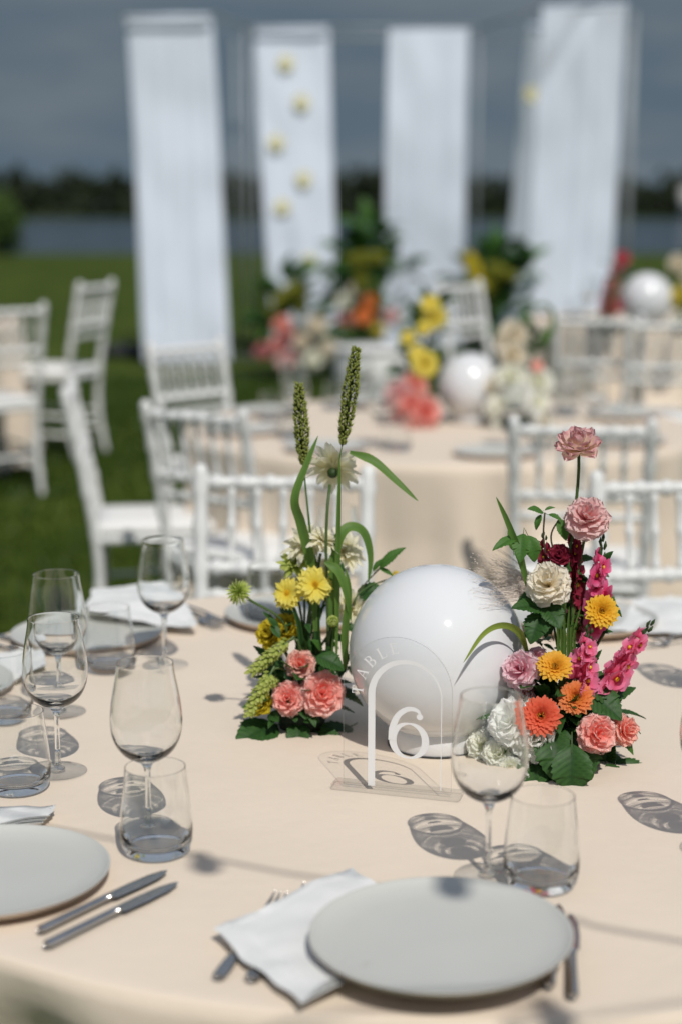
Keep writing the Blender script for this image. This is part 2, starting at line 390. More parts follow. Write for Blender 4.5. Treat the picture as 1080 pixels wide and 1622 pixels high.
def floret(mb, Mx, s, r, mp=0, my=1):
    """a snapdragon floret: two upper lobes, three lower lobes, a yellow palate"""
    loc = MB()
    for a, th, w_, l in [(70, 25, .75, .8), (115, 30, .75, .8), (200, 75, .6, .6), (270, 80, .75, .7), (340, 75, .6, .6)]:
        petal_grid(loc, UP*-.3, rad(R(a+r.uniform(-8, 8))), UP, l*(1+.2*r.random())*1.25, w_*1.15, R(th*.35), R(th*1.6), tip=.4, cup=.35, ruffle=.09, freq=1.2, nu=6, nv=5, rn=r, wbase=.35)
    tube(loc, [UP*-.9, UP*-.5, UP*-.1, UP*.05], [.10, .24, .30, .26], 8, 0, t=.35, cap=False)
    tube(loc, [Vector((0, -.10, -.25)), Vector((0, -.12, -.02)), Vector((0, -.14, .08)), Vector((0, -.15, .12))], [.05, .11, .09, .02], 7, 1, t=.8)
    mb.v_off = len(mb.v)
    o = len(mb.v)
    mb.v += [tuple(Mx @ (Vector(p)*s)) for p in loc.v]; mb.f += [tuple(i+o for i in q) for q in loc.f]; mb.t += loc.t
    mb.m += [{0: mp, 1: my}[k] for k in loc.m]
def orient(d, roll=0.):
    return d.to_track_quat('Z', 'Y').to_matrix().to_4x4() @ RZ(roll)
def b_snap(seed, n=8, length=2.2):
    """a flower spike along +Y seen from +Z"""
    r = random.Random(seed); mb = MB()
    for i in range(n):
        q = i/(n-1); a = i*2.4+r.random(); y = -length/2+length*q
        d = Vector((math.sin(a)*.8, .15, .35+.65*abs(math.cos(a)))).normalized(); s = .92*(1-.5*q*q)
        floret(mb, T(Vector((d.x*.48*(1-.5*q), y, d.z*.32))) @ orient(d, 0), s, r)
    tube(mb, [Vector((0, -length/2-.4, -.05)), Vector((0, length/2+.25, 0))], [.07, .03], 6, 2)
    for k in range(6):
        y = length/2 - .1+.06*k*2; a = k*2.2
        b = Vector((math.cos(a)*.1, y, math.sin(a)*.1)); tube(mb, [b, b+Vector((math.cos(a)*.06, .14, math.sin(a)*.06)), b+Vector((math.cos(a)*.05, .28, 0))], [.05, .09, .02], 6, 2)
    return mb
def b_buds(seed, n=46, length=2.6):
    """dense cluster of little rounded bracts along +Y"""
    r = random.Random(seed); mb = MB()
    for i in range(n):
        q = i/n; a = i*2.4; y = -length/2+length*q; d = Vector((math.cos(a), .5, math.sin(a))).normalized()
        rr = .55*math.sin(PI*(.15+.75*q))**.7
        b = Vector((math.cos(a)*rr*.5, y, math.sin(a)*rr*.5))
        petal_grid(mb, b, Vector((math.cos(a), 0, math.sin(a))), Vector((0, 1, 0)), .55*(.8+.4*r.random()), .38, R(70), R(10), tip=.6, cup=.6, nu=4, nv=3, rn=r, wbase=.5)
        petal_grid(mb, b, Vector((math.cos(a), 0, math.sin(a))), Vector((0, 1, 0)), .42, .34, R(100), R(40), tip=.6, cup=.6, nu=3, nv=2, rn=r, wbase=.5, t0=.3)
    tube(mb, [Vector((0, -length/2-.4, 0)), Vector((0, length/2, 0))], .08, 6, 1)
    return mb
def b_button(seed):
    r = random.Random(seed); mb = MB()
    for k in range(60):
        z = 1-(k+.5)/60*1.4; q = math.sqrt(max(0, 1-z*z)); a = k*2.39996
        b = Vector((q*math.cos(a), q*math.sin(a), z))*.8
        tube(mb, [b*.8, b*1.05, b*1.2], [.12, .15, .05], 5, 0, t=r.random())
    return mb
def leaf_mesh(seed, wr=.62, teeth=11, corr=.02, bend=.5, fold=.18, nu=30, nv=10, point=.8):
    """unit length leaf along +Y from the origin, upper face +Z"""
    r = random.Random(seed); v = []; f = []; tt = []
    pos = Vector((0, 0, 0)); ang = .25
    for i in range(nu+1):
        s = i/nu; w_ = wr*.5*(math.sin(PI*min(1, s**point))**.75)*(1-.25*s)
        if 0 < i < nu: w_ *= 1 + .085*((s*teeth*1.0) % 1.0 - .5)*2*(1 if s > .08 else 0)
        a = ang - bend*s*1.6
        if i: pos = pos + Vector((0, math.cos(a), math.sin(a)))/nu
        nrm = Vector((0, -math.sin(a), math.cos(a)))
        for k in range(nv+1):
            q = k/nv*2-1; aq = abs(q)
            z = fold*aq*w_ - .10*w_*aq**3 + corr*aq*(1-aq*.3)*abs(math.sin(PI*(s*9-aq*1.6)))*min(1, 3*(1-s))*min(1, s*6)
            z += .012*math.sin(s*5+q*3+seed)
            v.append(pos + Vector((q*w_, w_*aq*.25*(1 if s < .6 else .1), 0)) + nrm*z)
            tt.append(.25+.75*abs(math.sin(PI*(s*9-aq*1.6)))*aq**.3)
    for i in range(nu):
        for k in range(nv):
            a = i*(nv+1)+k; f.append((a, a+1, a+nv+2, a+nv+1))
    mb = MB(); mb.add(v, f, tt); tube(mb, [Vector((0, -.22, -.02)), Vector((0, -.1, -.02)), Vector((0, 0, 0)), Vector((0, .2, .03))], [.012, .012, .012, .006], 5, 1)
    return mb
GEN = {'carnation': b_carnation, 'rose': b_rose, 'zinnia': b_zinnia, 'daisy': b_daisy, 'dahlia': b_spiky, 'chrysanthemum': b_pompom, 'snapdragon': b_snap, 'bract_cluster': b_buds, 'button_flower': b_button}
CACHE = {}
def bloom_mesh(kind, var):
    k = (kind, var)
    if k not in CACHE: CACHE[k] = GEN[kind](var*13+5).mesh(kind)
    return CACHE[k]
LEAVES = {}
def leafm(var, wide):
    k = (var, wide)
    if k not in LEAVES:
        LEAVES[k] = leaf_mesh(var*7+1, {0: .42, 1: .64, 2: .80}[wide], 9+var, corr=.045, bend=.35+.2*(var % 3)).mesh('leaf')
    return LEAVES[k]
def heartmats(kind, pm, hm):
    return {'carnation': [pm, M['calyx']], 'rose': [pm, M['calyx']], 'zinnia': [pm, hm or P['brownheart'], M['calyx']], 'daisy': [pm, hm or P['heart'], M['calyx']],
            'dahlia': [pm, M['calyx']], 'chrysanthemum': [pm, M['calyx']], 'snapdragon': [pm, P['heart'], M['calyx']], 'bract_cluster': [pm, M['stem']], 'button_flower': [pm]}[kind]
CAM = Vector((0, 0, CH))
def flower(root, kind, pos, r, colr, face=None, var=0, roll=None, base=None, stem=.0022, heart=None, smat='stem', seg=10, simple=False, label=None):
    """bloom centred at pos, radius r, looking along face; its stem runs down to base"""
    pos = Vector(pos)
    if face is None: face = (CAM-pos).normalized() + UP*.5
    face = Vector(face).normalized()
    roll = rnd.random()*6.28 if roll is None else roll
    Mx = T(pos) @ orient(face, roll) @ Matrix.Diagonal((r, r, r, 1))
    o = part(kind, bloom_mesh(kind, var), heartmats(kind, P[colr], P.get(heart) if heart else None), root, Mx)
    if label: o['label'] = label
    if base is not None and not simple:
        inv = Mx.inverted()
        if kind in ('snapdragon', 'bract_cluster'):
            s0 = Mx @ Vector((0, -1.4, 0)); dd = (s0-(Mx @ Vector((0, -1, 0)))).normalized()
        else: s0 = pos - face*r*.8; dd = -face
        b = Vector(base); ln = (s0-b).length
        pts = bez(s0, s0+dd*ln*.25+Vector((0, 0, -.1*ln)), b+Vector((0, 0, ln*.4)), b, seg)
        mb = MB(); tube(mb, [inv @ p for p in pts], stem/r, 6); part('stem', mb, M[smat], o, Mx)
    return o
def leaf(root, pos, tip_dir, L, var=0, wide=1, m='leaf', nrm=None, name='leaf', label=None):
    pos = Vector(pos); y = Vector(tip_dir).normalized(); n = Vector(nrm) if nrm else ((CAM-pos).normalized()*.6 + UP*.8)
    x = y.cross(n).normalized(); z = x.cross(y)
    Mx = Matrix(((x.x, y.x, z.x, pos.x), (x.y, y.y, z.y, pos.y), (x.z, y.z, z.z, pos.z), (0, 0, 0, 1))) @ Matrix.Diagonal((L, L, L, 1))
    o = part(name, leafm(var, wide), [M[m], M['stem']], root, Mx)
    return o
def leafuv(root, a, b, y0, y1, var=0, wide=1, m='leaf', nrm=None, extra=1.0):
    """leaf whose stalk end is seen at a and whose tip is seen at b"""
    A = at(a[0], a[1], y0); B = at(b[0], b[1], y1)
    return leaf(root, A, B-A, (B-A).length*1.06*extra, var, wide, m, nrm)
def blade(root, pts, wid, m='blade', name='grass_blade', fold=.25, nrm=None):
    """long ribbon leaf through world points, tapering to both ends"""
    p = spline(pts, 8); n = len(p); v = []; f = []; tt = []
    for i, q in enumerate(p):
        d = (p[min(i+1, n-1)]-p[max(i-1, 0)]).normalized(); vw = nrm or (CAM-q).normalized()
        sd_ = d.cross(Vector(vw))
        if sd_.length < .01: sd_ = Vector((1, 0, 0))
        sd_.normalize(); nn = sd_.cross(d)
        a = .5*math.sin(i/n*3.); sd2 = sd_*math.cos(a)+nn*math.sin(a); nn2 = sd2.cross(d)
        s = i/(n-1); ww = wid*(.35+.65*min(1, s*4))*(1-s**3)**.8+.0004
        for k, e in enumerate((-1, -.5, 0, .5, 1)):
            v.append(q+sd2*(e*ww/2)+nn2*(fold*abs(e)*ww*.5)); tt.append(abs(e))
    for i in range(n-1):
        for k in range(4):
            a = i*5+k; f.append((a, a+1, a+6, a+5))
    mb = MB(); mb.add(v, f, tt)
    Mx = T(Vector(pts[0])); mb.v = [tuple(Vector(q)-Vector(pts[0])) for q in mb.v]
    return part(name, mb, M[m], root, Mx)

# ------------------------------------------------------------------ THE SETTING
def grass_material():
    m, t = newmat('lawn'); L = t.links.new
    o = N('ShaderNodeOutputMaterial', t); p = N('ShaderNodeBsdfPrincipled', t); L(p.outputs[0], o.inputs[0])
    g = N('ShaderNodeNewGeometry', t)
    n = N('ShaderNodeTexNoise', t); n.inputs['Scale'].default_value = 1.3; n.inputs['Detail'].default_value = 8; n.inputs['Roughness'].default_value = .7; L(g.outputs['Position'], n.inputs['Vector'])
    r = N('ShaderNodeValToRGB', t); L(n.outputs['Fac'], r.inputs[0])
    e = r.color_ramp.elements; e[0].position = .3; e[0].color = (.022, .045, .004, 1); e[1].position = .72; e[1].color = (.085, .115, .016, 1)
    L(r.outputs[0], p.inputs['Base Color']); p.inputs['Roughness'].default_value = .9; p.inputs['Specular IOR Level'].default_value = .1
    b = N('ShaderNodeBump', t); b.inputs['Strength'].default_value = .8; b.inputs['Distance'].default_value = .05
    n2 = N('ShaderNodeTexNoise', t); n2.inputs['Scale'].default_value = 30; L(g.outputs['Position'], n2.inputs['Vector']); L(n2.outputs['Fac'], b.inputs['Height']); L(b.outputs[0], p.inputs['Normal'])
    return m
M['grass'] = grass_material()
M['grass_blade'] = leafmat('lawn_blades', (.022, .05, .004), (.055, .10, .010), .25)
ys = [-400, -60, -20, -8, -2, 0, 2, 4, 5, 5.8, 6.2, 6.6, 7, 7.4, 7.8, 8.2, 8.6, 9, 10, 14, 20, 30, 40, 46, 49, 51, 53, 60, 290, 303, 306, 312, 330, 500, 1500, 6000]
zs = []
for y in ys:
    if y <= 49: zs.append(ground(y))
    elif y <= 51: zs.append(-.15)
    elif y <= 53: zs.append(-.75)
    elif y <= 290: zs.append(-2.2)
    elif y <= 303: zs.append(-1.0)
    elif y <= 306: zs.append(-.2)
    elif y <= 312: zs.append(.3)
    else: zs.append(.6)
xs = [-6000, -1200, -300, -80, -30, -12, -6, -3, -1.5, 0, 1.5, 3, 6, 12, 30, 80, 300, 1200, 6000]
mb = MB(); nx = len(xs)
mb.add([(x, y, z) for y, z in zip(ys, zs) for x in xs], [(j*nx+i, j*nx+i+1, (j+1)*nx+i+1, (j+1)*nx+i) for j in range(len(ys)-1) for i in range(nx-1)])
tag(part('ground', mb, M['grass']), kind='structure')
def water_mat():
    m, t = newmat('lake_water'); L = t.links.new
    o = N('ShaderNodeOutputMaterial', t); p = N('ShaderNodeBsdfPrincipled', t); L(p.outputs[0], o.inputs[0])
    p.inputs['Base Color'].default_value = (.035, .06, .085, 1); p.inputs['Roughness'].default_value = .12; p.inputs['Specular IOR Level'].default_value = .5
    g = N('ShaderNodeNewGeometry', t); n = N('ShaderNodeTexNoise', t); n.inputs['Scale'].default_value = 1.6; n.inputs['Detail'].default_value = 5
    mp_ = N('ShaderNodeMapping', t); mp_.inputs['Scale'].default_value = (.6, 1.6, 1); L(g.outputs['Position'], mp_.inputs[0]); L(mp_.outputs[0], n.inputs['Vector'])
    b = N('ShaderNodeBump', t); b.inputs['Strength'].default_value = .9; b.inputs['Distance'].default_value = .5
    L(n.outputs['Fac'], b.inputs['Height']); L(b.outputs[0], p.inputs['Normal']); return m
mb = MB(); mb.add([(-3000, 50.2, -.4), (3000, 50.2, -.4), (3000, 305, -.4), (-3000, 305, -.4)], [(0, 1, 2, 3)])
tag(part('lake_water', mb, water_mat()), kind='structure')
# grass blades near by (one mass)
rg = random.Random(3); v = []; f = []; tt = []
for i in range(52000):
    y = 2.6+10.5*rg.random()**1.2; x = rg.uniform(-1, 1)*(.9+.27*y)
    if -1 < x < 1.2 and 2.6 < y < 3.1: continue
    z = ground(y); a = rg.random()*PI; h = rg.uniform(.025, .06); ww = .004+.0006*y
    dx, dy = math.cos(a)*ww, math.sin(a)*ww; lx, ly = rg.uniform(-.03, .03), rg.uniform(-.03, .03)
    o = len(v); v += [(x-dx, y-dy, z-.003), (x+dx, y+dy, z-.003), (x+lx, y+ly, z+h)]; f.append((o, o+1, o+2)); tt += [.0, .0, 1.]
mb = MB(); mb.add(v, f, tt); tag(part('lawn_grass', mb, M['grass_blade']), 'short mown green grass covering the lawn between the tables', 'grass', kind='stuff')
# far wood on the other shore, one mass
M['far_foliage'] = leafmat('far_foliage', (.010, .018, .008), (.030, .042, .016), .15)
def crown(v, f, tt, c, rx, rz, n, size, rg):
    lumps = [(rg.gauss(0, .45), rg.gauss(0, .45), rg.gauss(0, .4), rg.uniform(.35, .6)) for _ in range(7)]
    for i in range(n):
        l = rg.choice(lumps); d = Vector((rg.gauss(0, 1), rg.gauss(0, 1), rg.gauss(0, 1))).normalized()*l[3]*rg.uniform(.75, 1.05)
        p = Vector((c[0]+(l[0]+d.x)*rx, c[1]+(l[1]+d.y)*rx, c[2]+(l[2]+d.z)*rz))
        a = Vector((rg.gauss(0, 1), rg.gauss(0, 1), rg.gauss(0, 1))).normalized(); b = a.orthogonal().normalized(); a, b = a*size*rg.uniform(.6, 1.3), b*size*rg.uniform(.6, 1.3)
        o = len(v); v += [p-a-b, p+a-b, p+a+b, p-a+b]; f.append((o, o+1, o+2, o+3)); tt += [rg.random()]*4
rg = random.Random(11); v, f, tt = [], [], []
for i in range(230):
    x = -170+340*i/229+rg.uniform(-2, 2); y = rg.uniform(309, 326); h = 8.2+1.3*noise.noise(Vector((x*.03, 1, 0)))+rg.uniform(-.8, .9)
    if x > 20: h -= .8
    crown(v, f, tt, (x, y, h*.52), 2.8+rg.random(), h*.44, 110, .55, rg)
for i in range(230):
    x = -170+340*i/229; crown(v, f, tt, (x, 308+rg.uniform(-1, 1), 1.2), 2.0, 1.4, 40, .5, rg)
mb = MB(); mb.add(v, f, tt); tag(part('far_wood', mb, M['far_foliage']), 'dark line of trees along the far shore of the lake', 'trees', kind='stuff')
# bush on the near bank at the left
rg = random.Random(4); v, f, tt = [], [], []
c = at(2, 345, 47); crown(v, f, tt, (c.x, 47, ground(47)+.85), 1.0, .85, 900, .07, rg)
root = thing('bush', 'pale green bush standing on the near bank of the lake at the left', 'bush', (c.x, 47, ground(47)))
M['bush_leaf'] = leafmat('bush_leaves', (.05, .10, .02), (.10, .16, .035), .3)
mb = MB(); mb.add(v, f, tt); part('foliage', mb, M['bush_leaf'], root)
mb = MB()
for k in range(5): tube(mb, [(c.x, 47, ground(47)-.02), (c.x+rg.uniform(-.2, .2), 47+rg.uniform(-.2, .2), ground(47)+.5), (c.x+rg.uniform(-.5, .5), 47+rg.uniform(-.5, .5), ground(47)+1.1)], [.04, .03, .01], 6)
part('branches', mb, M['bark'], root)
# white building on the far shore
c = at(1078, 300, 308)
root = thing('white_building', 'small white building showing between the trees on the far shore', 'building', (c.x+1, 306.5, .3))
mb = MB(); box(mb, (c.x+1.6, 306.5, 2.9), (4.0, 3, 5.2)); part('wall', mb, princ('white_render', (.62, .62, .60), .8), root)
mb = MB(); x0 = c.x-.7; mb.add([(x0, 304.7, 5.5), (x0+4.6, 304.7, 5.5), (x0+4.6, 308.3, 5.5), (x0, 308.3, 5.5), (x0, 306.5, 6.6), (x0+4.6, 306.5, 6.6)], [(0, 1, 5, 4), (3, 4, 5, 2), (0, 4, 3), (1, 2, 5), (0, 3, 2, 1)])
part('roof', mb, princ('grey_roof', (.12, .12, .12), .8), root)

# ------------------------------------------------------------------ banners and their frame
def banner_mat():
    m, t = newmat('white_voile'); L = t.links.new
    o = N('ShaderNodeOutputMaterial', t); p = N('ShaderNodeBsdfPrincipled', t); tr = N('ShaderNodeBsdfTranslucent', t); mix = N('ShaderNodeMixShader', t)
    tc_ = N('ShaderNodeTexCoord', t); n = N('ShaderNodeTexNoise', t); n.inputs['Scale'].default_value = 3; L(tc_.outputs['Object'], n.inputs['Vector'])
    r = N('ShaderNodeValToRGB', t); r.color_ramp.elements[0].color = (.76, .83, .95, 1); r.color_ramp.elements[1].color = (.79, .855, .97, 1); L(n.outputs['Fac'], r.inputs[0])
    L(r.outputs[0], p.inputs['Base Color']); L(r.outputs[0], tr.inputs['Color']); p.inputs['Roughness'].default_value = .85
    mix.inputs[0].default_value = .10; L(p.outputs[0], mix.inputs[1]); L(tr.outputs[0], mix.inputs[2]); L(mix.outputs[0], o.inputs[0]); return m
M['banner'] = banner_mat()
def banner(tl, tr_, bl, br, y, seed, label, lean=0., folds=5, yb=None, turn=0., top_fold=False):
    a, b, c, d = at(*tl, y), at(*tr_, y), at(*bl, yb or y), at(*br, yb or y)
    g = ground(y); nu, nv = 40, 44; v = []; f = []
    root = thing('fabric_banner', label, 'banner', ((c.x+d.x)/2, (c.y+d.y)/2, g), 0, 'white fabric banners hanging at the ceremony')
    for i in range(nv+1):
        s = i/nv
        for k in range(nu+1):
            q = k/nu; p = (a*(1-q)+b*q)*(1-s)+(c*(1-q)+d*q)*s
            amp = (.003+.008*s)
            p = p + Vector((.02*math.sin(s*4+seed)*(1-abs(q-.5)), amp*(math.sin(q*folds*2*PI+seed+.8*math.sin(s*2.2))+noise.noise(Vector((q*7, s*1.5, seed)))*1.5) + .08*math.sin(s*3+seed) + turn*q + (.04*math.exp(-((q+s*2.2-.55)/.10)**2)*(1-s) if top_fold else 0), 0))
            p.y += .02*noise.noise(Vector((q*3, s*6, seed))); v.append(p)
    for i in range(nv):
        for k in range(nu):
            e = i*(nu+1)+k; f.append((e, e+1, e+nu+2, e+nu+1))
    mb = MB(); mb.add(v, f); part('fabric', mb, M['banner'], root)
    mb = MB(); tube(mb, [a+Vector((0, 0, .005)), b+Vector((0, 0, .005))], .016, 8); part('top_hem', mb, M['banner'], root)
    return root, (a, b, c, d)
YB = 13.8
b1, q = banner((198, 30), (334, 28), (232, 572), (368, 570), YB, 1.0, 'long white fabric banner at the far left of the row, hanging to the grass')
b2, q2 = banner((402, 48), (520, 46), (434, 548), (540, 548), YB+.8, 2.3, 'white fabric banner with a zigzag of small yellow flowers down its front')
b3, q = banner((616, 50), (742, 50), (604, 548), (731, 548), YB+.8, 3.9, 'plain white fabric banner between the yellow-flowered banner and the leaning pair')
b4, q = banner((836, 42), (884, 44), (788, 540), (862, 540), YB+1.6, 5.2, 'narrow slanting white fabric banner half hidden behind the wide one on the right', folds=2, turn=1.1)
b5, q = banner((858, 14), (992, 8), (828, 545), (964, 545), YB, 6.1, 'wide white fabric banner at the right end, hanging highest of the row', top_fold=True)
for (u, v_) in [(453, 100), (478, 162), (438, 226), (481, 284), (447, 328), (490, 414)]:
    s_ = (v_-48)/500; p = at(u, v_, YB+.765+.08*math.sin(3*s_+2.3)); o = part('daisy', bloom_mesh('daisy', 1), [P['paleyellow'], P['paleyellow'], M['calyx']], b2, T(p) @ orient(Vector((0, -1, .1)), rnd.random()*6) @ Matrix.Diagonal((.072, .072, .03, 1)))
for (u, v_) in [(842, 150)]:
    p = at(u, v_, YB+1.50); part('daisy', bloom_mesh('daisy', 1), [P['paleyellow'], P['paleyellow'], M['calyx']], b4, T(p) @ orient(Vector((0, -1, .1)), 0) @ Matrix.Diagonal((.08, .08, .08, 1)))
root = thing('banner_frame', 'thin grey metal pipe frame carrying the white fabric banners', 'frame', (at(700, 500, YB+1).x, YB+.8, .2))
def pole(u, v0, y, r=.02):
    r = .013
    p = at(u, v0, y); x0 = p.x; mb = MB(); tube(mb, [(x0, y, .2), p], r, 8); part('upright_pole', mb, M['pipe'], root)
    mb = MB(); box(mb, (x0, y, .2+.01), (.42, .42, .02)); part('foot_plate', mb, M['dark'], root); return p
pa = pole(388, 42, YB+.86); pb = pole(404, 60, YB+2.6, .022); pc = pole(1006, 20, YB+.1); pd = pole(758, 60, YB+2.6, .02); pe = pole(372, 62, YB+2.6, .02); pf = pole(1000, 55, YB+1.66, .018)
def rail(a, b, r=.011):
    mb = MB(); tube(mb, [a, b], r, 8); part('cross_pipe', mb, M['pipe'], root)
rail(pa, at(760, 44, YB+.86)); rail(pa, pb); rail(pb, pd); rail(pd, at(1000, 58, YB+2.6)); rail(at(836, 40, YB+1.66), pf); rail(at(760, 44, YB+.86), at(860, 12, YB+.06)); rail(at(850, 12, YB+.06), pc)
rail(at(190, 24, YB+.05), at(345, 24, YB+.05)); rail(at(345, 24, YB+.05), pa)
# dark weight beside the left banner
c = onz(208, 566, .2); root = thing('frame_weight', 'dark weight bag lying on the grass beside the left fabric banner', 'weight', (c.x, c.y, .2))
mb = MB(); lathe(mb, [(.001, 0), (.20, .0), (.24, .05), (.2, .10), (.08, .13), (.001, .135)], 16, 0); mb.v = [(p[0]*1.1, p[1]*.8, p[2]) for p in mb.v]; part('bag', mb, M['dark'], root, T(c.x, c.y, .2))
mb = MB(); tube(mb, [Vector((-.08, 0, .12)), Vector((-.05, 0, .2)), Vector((.05, 0, .2)), Vector((.08, 0, .12))], .012, 6); part('handle', mb, M['dark'], root, T(c.x, c.y, .2))

# ------------------------------------------------------------------ tables
def tablecloth(cx, cy, Rr, h, g, label, seed, nt_=220, rings=46, drop=26, tuck=0.):
    v = []; f = []
    rows = [('t', Rr*math.sqrt((i+.0)/rings)) for i in range(1, rings+1)]
    v.append((cx, cy, h+.004))
    def wr(x, y):
        n1 = noise.noise(Vector((x*2.2+seed, y*2.2, 0)))*.0016
        n2 = -abs(noise.noise(Vector((x*1.3+y*2.4+seed*3, (y-x)*.5, 5))))*.0055
        return n1+n2+.0035
    for _, r in rows:
        for k in range(nt_):
            a = 2*PI*k/nt_; x, y = r*math.cos(a), r*math.sin(a); e = max(0, (r-Rr+.02)/.02)
            v.append((cx+x, cy+y, h+wr(x, y)-(.0045 if not tuck else .002)*e*e))
    for j in range(1, drop+1):
        s = j/drop; dz = s*(h-g-.015)
        for k in range(nt_):
            a = 2*PI*k/nt_
            fold = math.sin(a*17+seed+1.2*math.sin(a*3+seed))*.5+.5*noise.noise(Vector((math.cos(a)*5, math.sin(a)*5, seed)))+.35*math.sin(a*29+seed*2)
            amp = .095*min(1, s*1.6); rr = Rr+.003*min(1, s*20)-.035*min(1, s*3)+.03*s+amp*(fold+.4)-tuck*sstep(.03, .26, s)*(1-.8*s)
            v.append((cx+rr*math.cos(a), cy+rr*math.sin(a), h-.003-dz))
    tot = len(rows)+drop
    for k in range(nt_): f.append((0, 1+k, 1+(k+1) % nt_))
    for j in range(tot-1):
        for k in range(nt_):
            a = 1+j*nt_+k; b = 1+j*nt_+(k+1) % nt_; f.append((a, a+nt_, b+nt_, b))
    mb = MB(); mb.add(v, f)
    mb.v = [(p[0]-cx, p[1]-cy, p[2]-g) for p in mb.v]
    o = part('tablecloth', mb, M['cloth'], None, T(cx, cy, g)); o.cycles.is_caustics_receiver = True; tag(o, label, 'tablecloth', 'champagne tablecloths on the round tables')
    return o
def round_table(cx, cy, Rr, g, tl):
    root = thing('round_table', tl, 'table', (cx, cy, g), 0, 'round dining tables')
    mb = MB(); lathe(mb, [(.001, .715), (Rr-.03, .722), (Rr-.03, .738), (.001, .738)], 48); part('tabletop', mb, M['table_wood'], root, T(cx, cy, g))
    for k in range(4):
        a = PI/4+k*PI/2; mb = MB(); tube(mb, [Vector((math.cos(a)*.5, math.sin(a)*.5, 0)), Vector((math.cos(a)*.5, math.sin(a)*.5, .715))], .02, 8); part('leg', mb, M['pipe'], root, T(cx, cy, g))
TB = {1: (.13, 2.38, .92, 0.), 2: (.36, 5.83, .91, 0.), 3: (1.80, 8.65, .84, ground(8.65)), 4: (-2.60, 8.60, .92, ground(8.6))}
round_table(*TB[1][:3], TB[1][3], 'round table under the nearest cloth, set with the number 6 sign')
tablecloth(*TB[1][:3], .75, 0, 'pale champagne cloth on the nearest table, under the number 6 sign', 1.3, 300, 70, 44, tuck=.060)
round_table(*TB[2][:3], 0, 'round table under the middle cloth, behind the nearest table')
tablecloth(*TB[2][:3], .75, 0, 'champagne cloth with soft folds on the middle table behind the number 6 table', 4.1)
round_table(*TB[3][:3], TB[3][3], 'round table under the blurred cloth at the far right')
tablecloth(*TB[3][:3], .75+TB[3][3], TB[3][3], 'blurred champagne cloth on the far right table with the small looking globe', 7.7, 140, 16)
round_table(*TB[4][:3], TB[4][3], 'round table under the cloth cut off by the left edge of the picture')
tablecloth(*TB[4][:3], .75+TB[4][3], TB[4][3], 'champagne cloth on the far left table, cut off by the picture edge', 9.2, 140, 16)

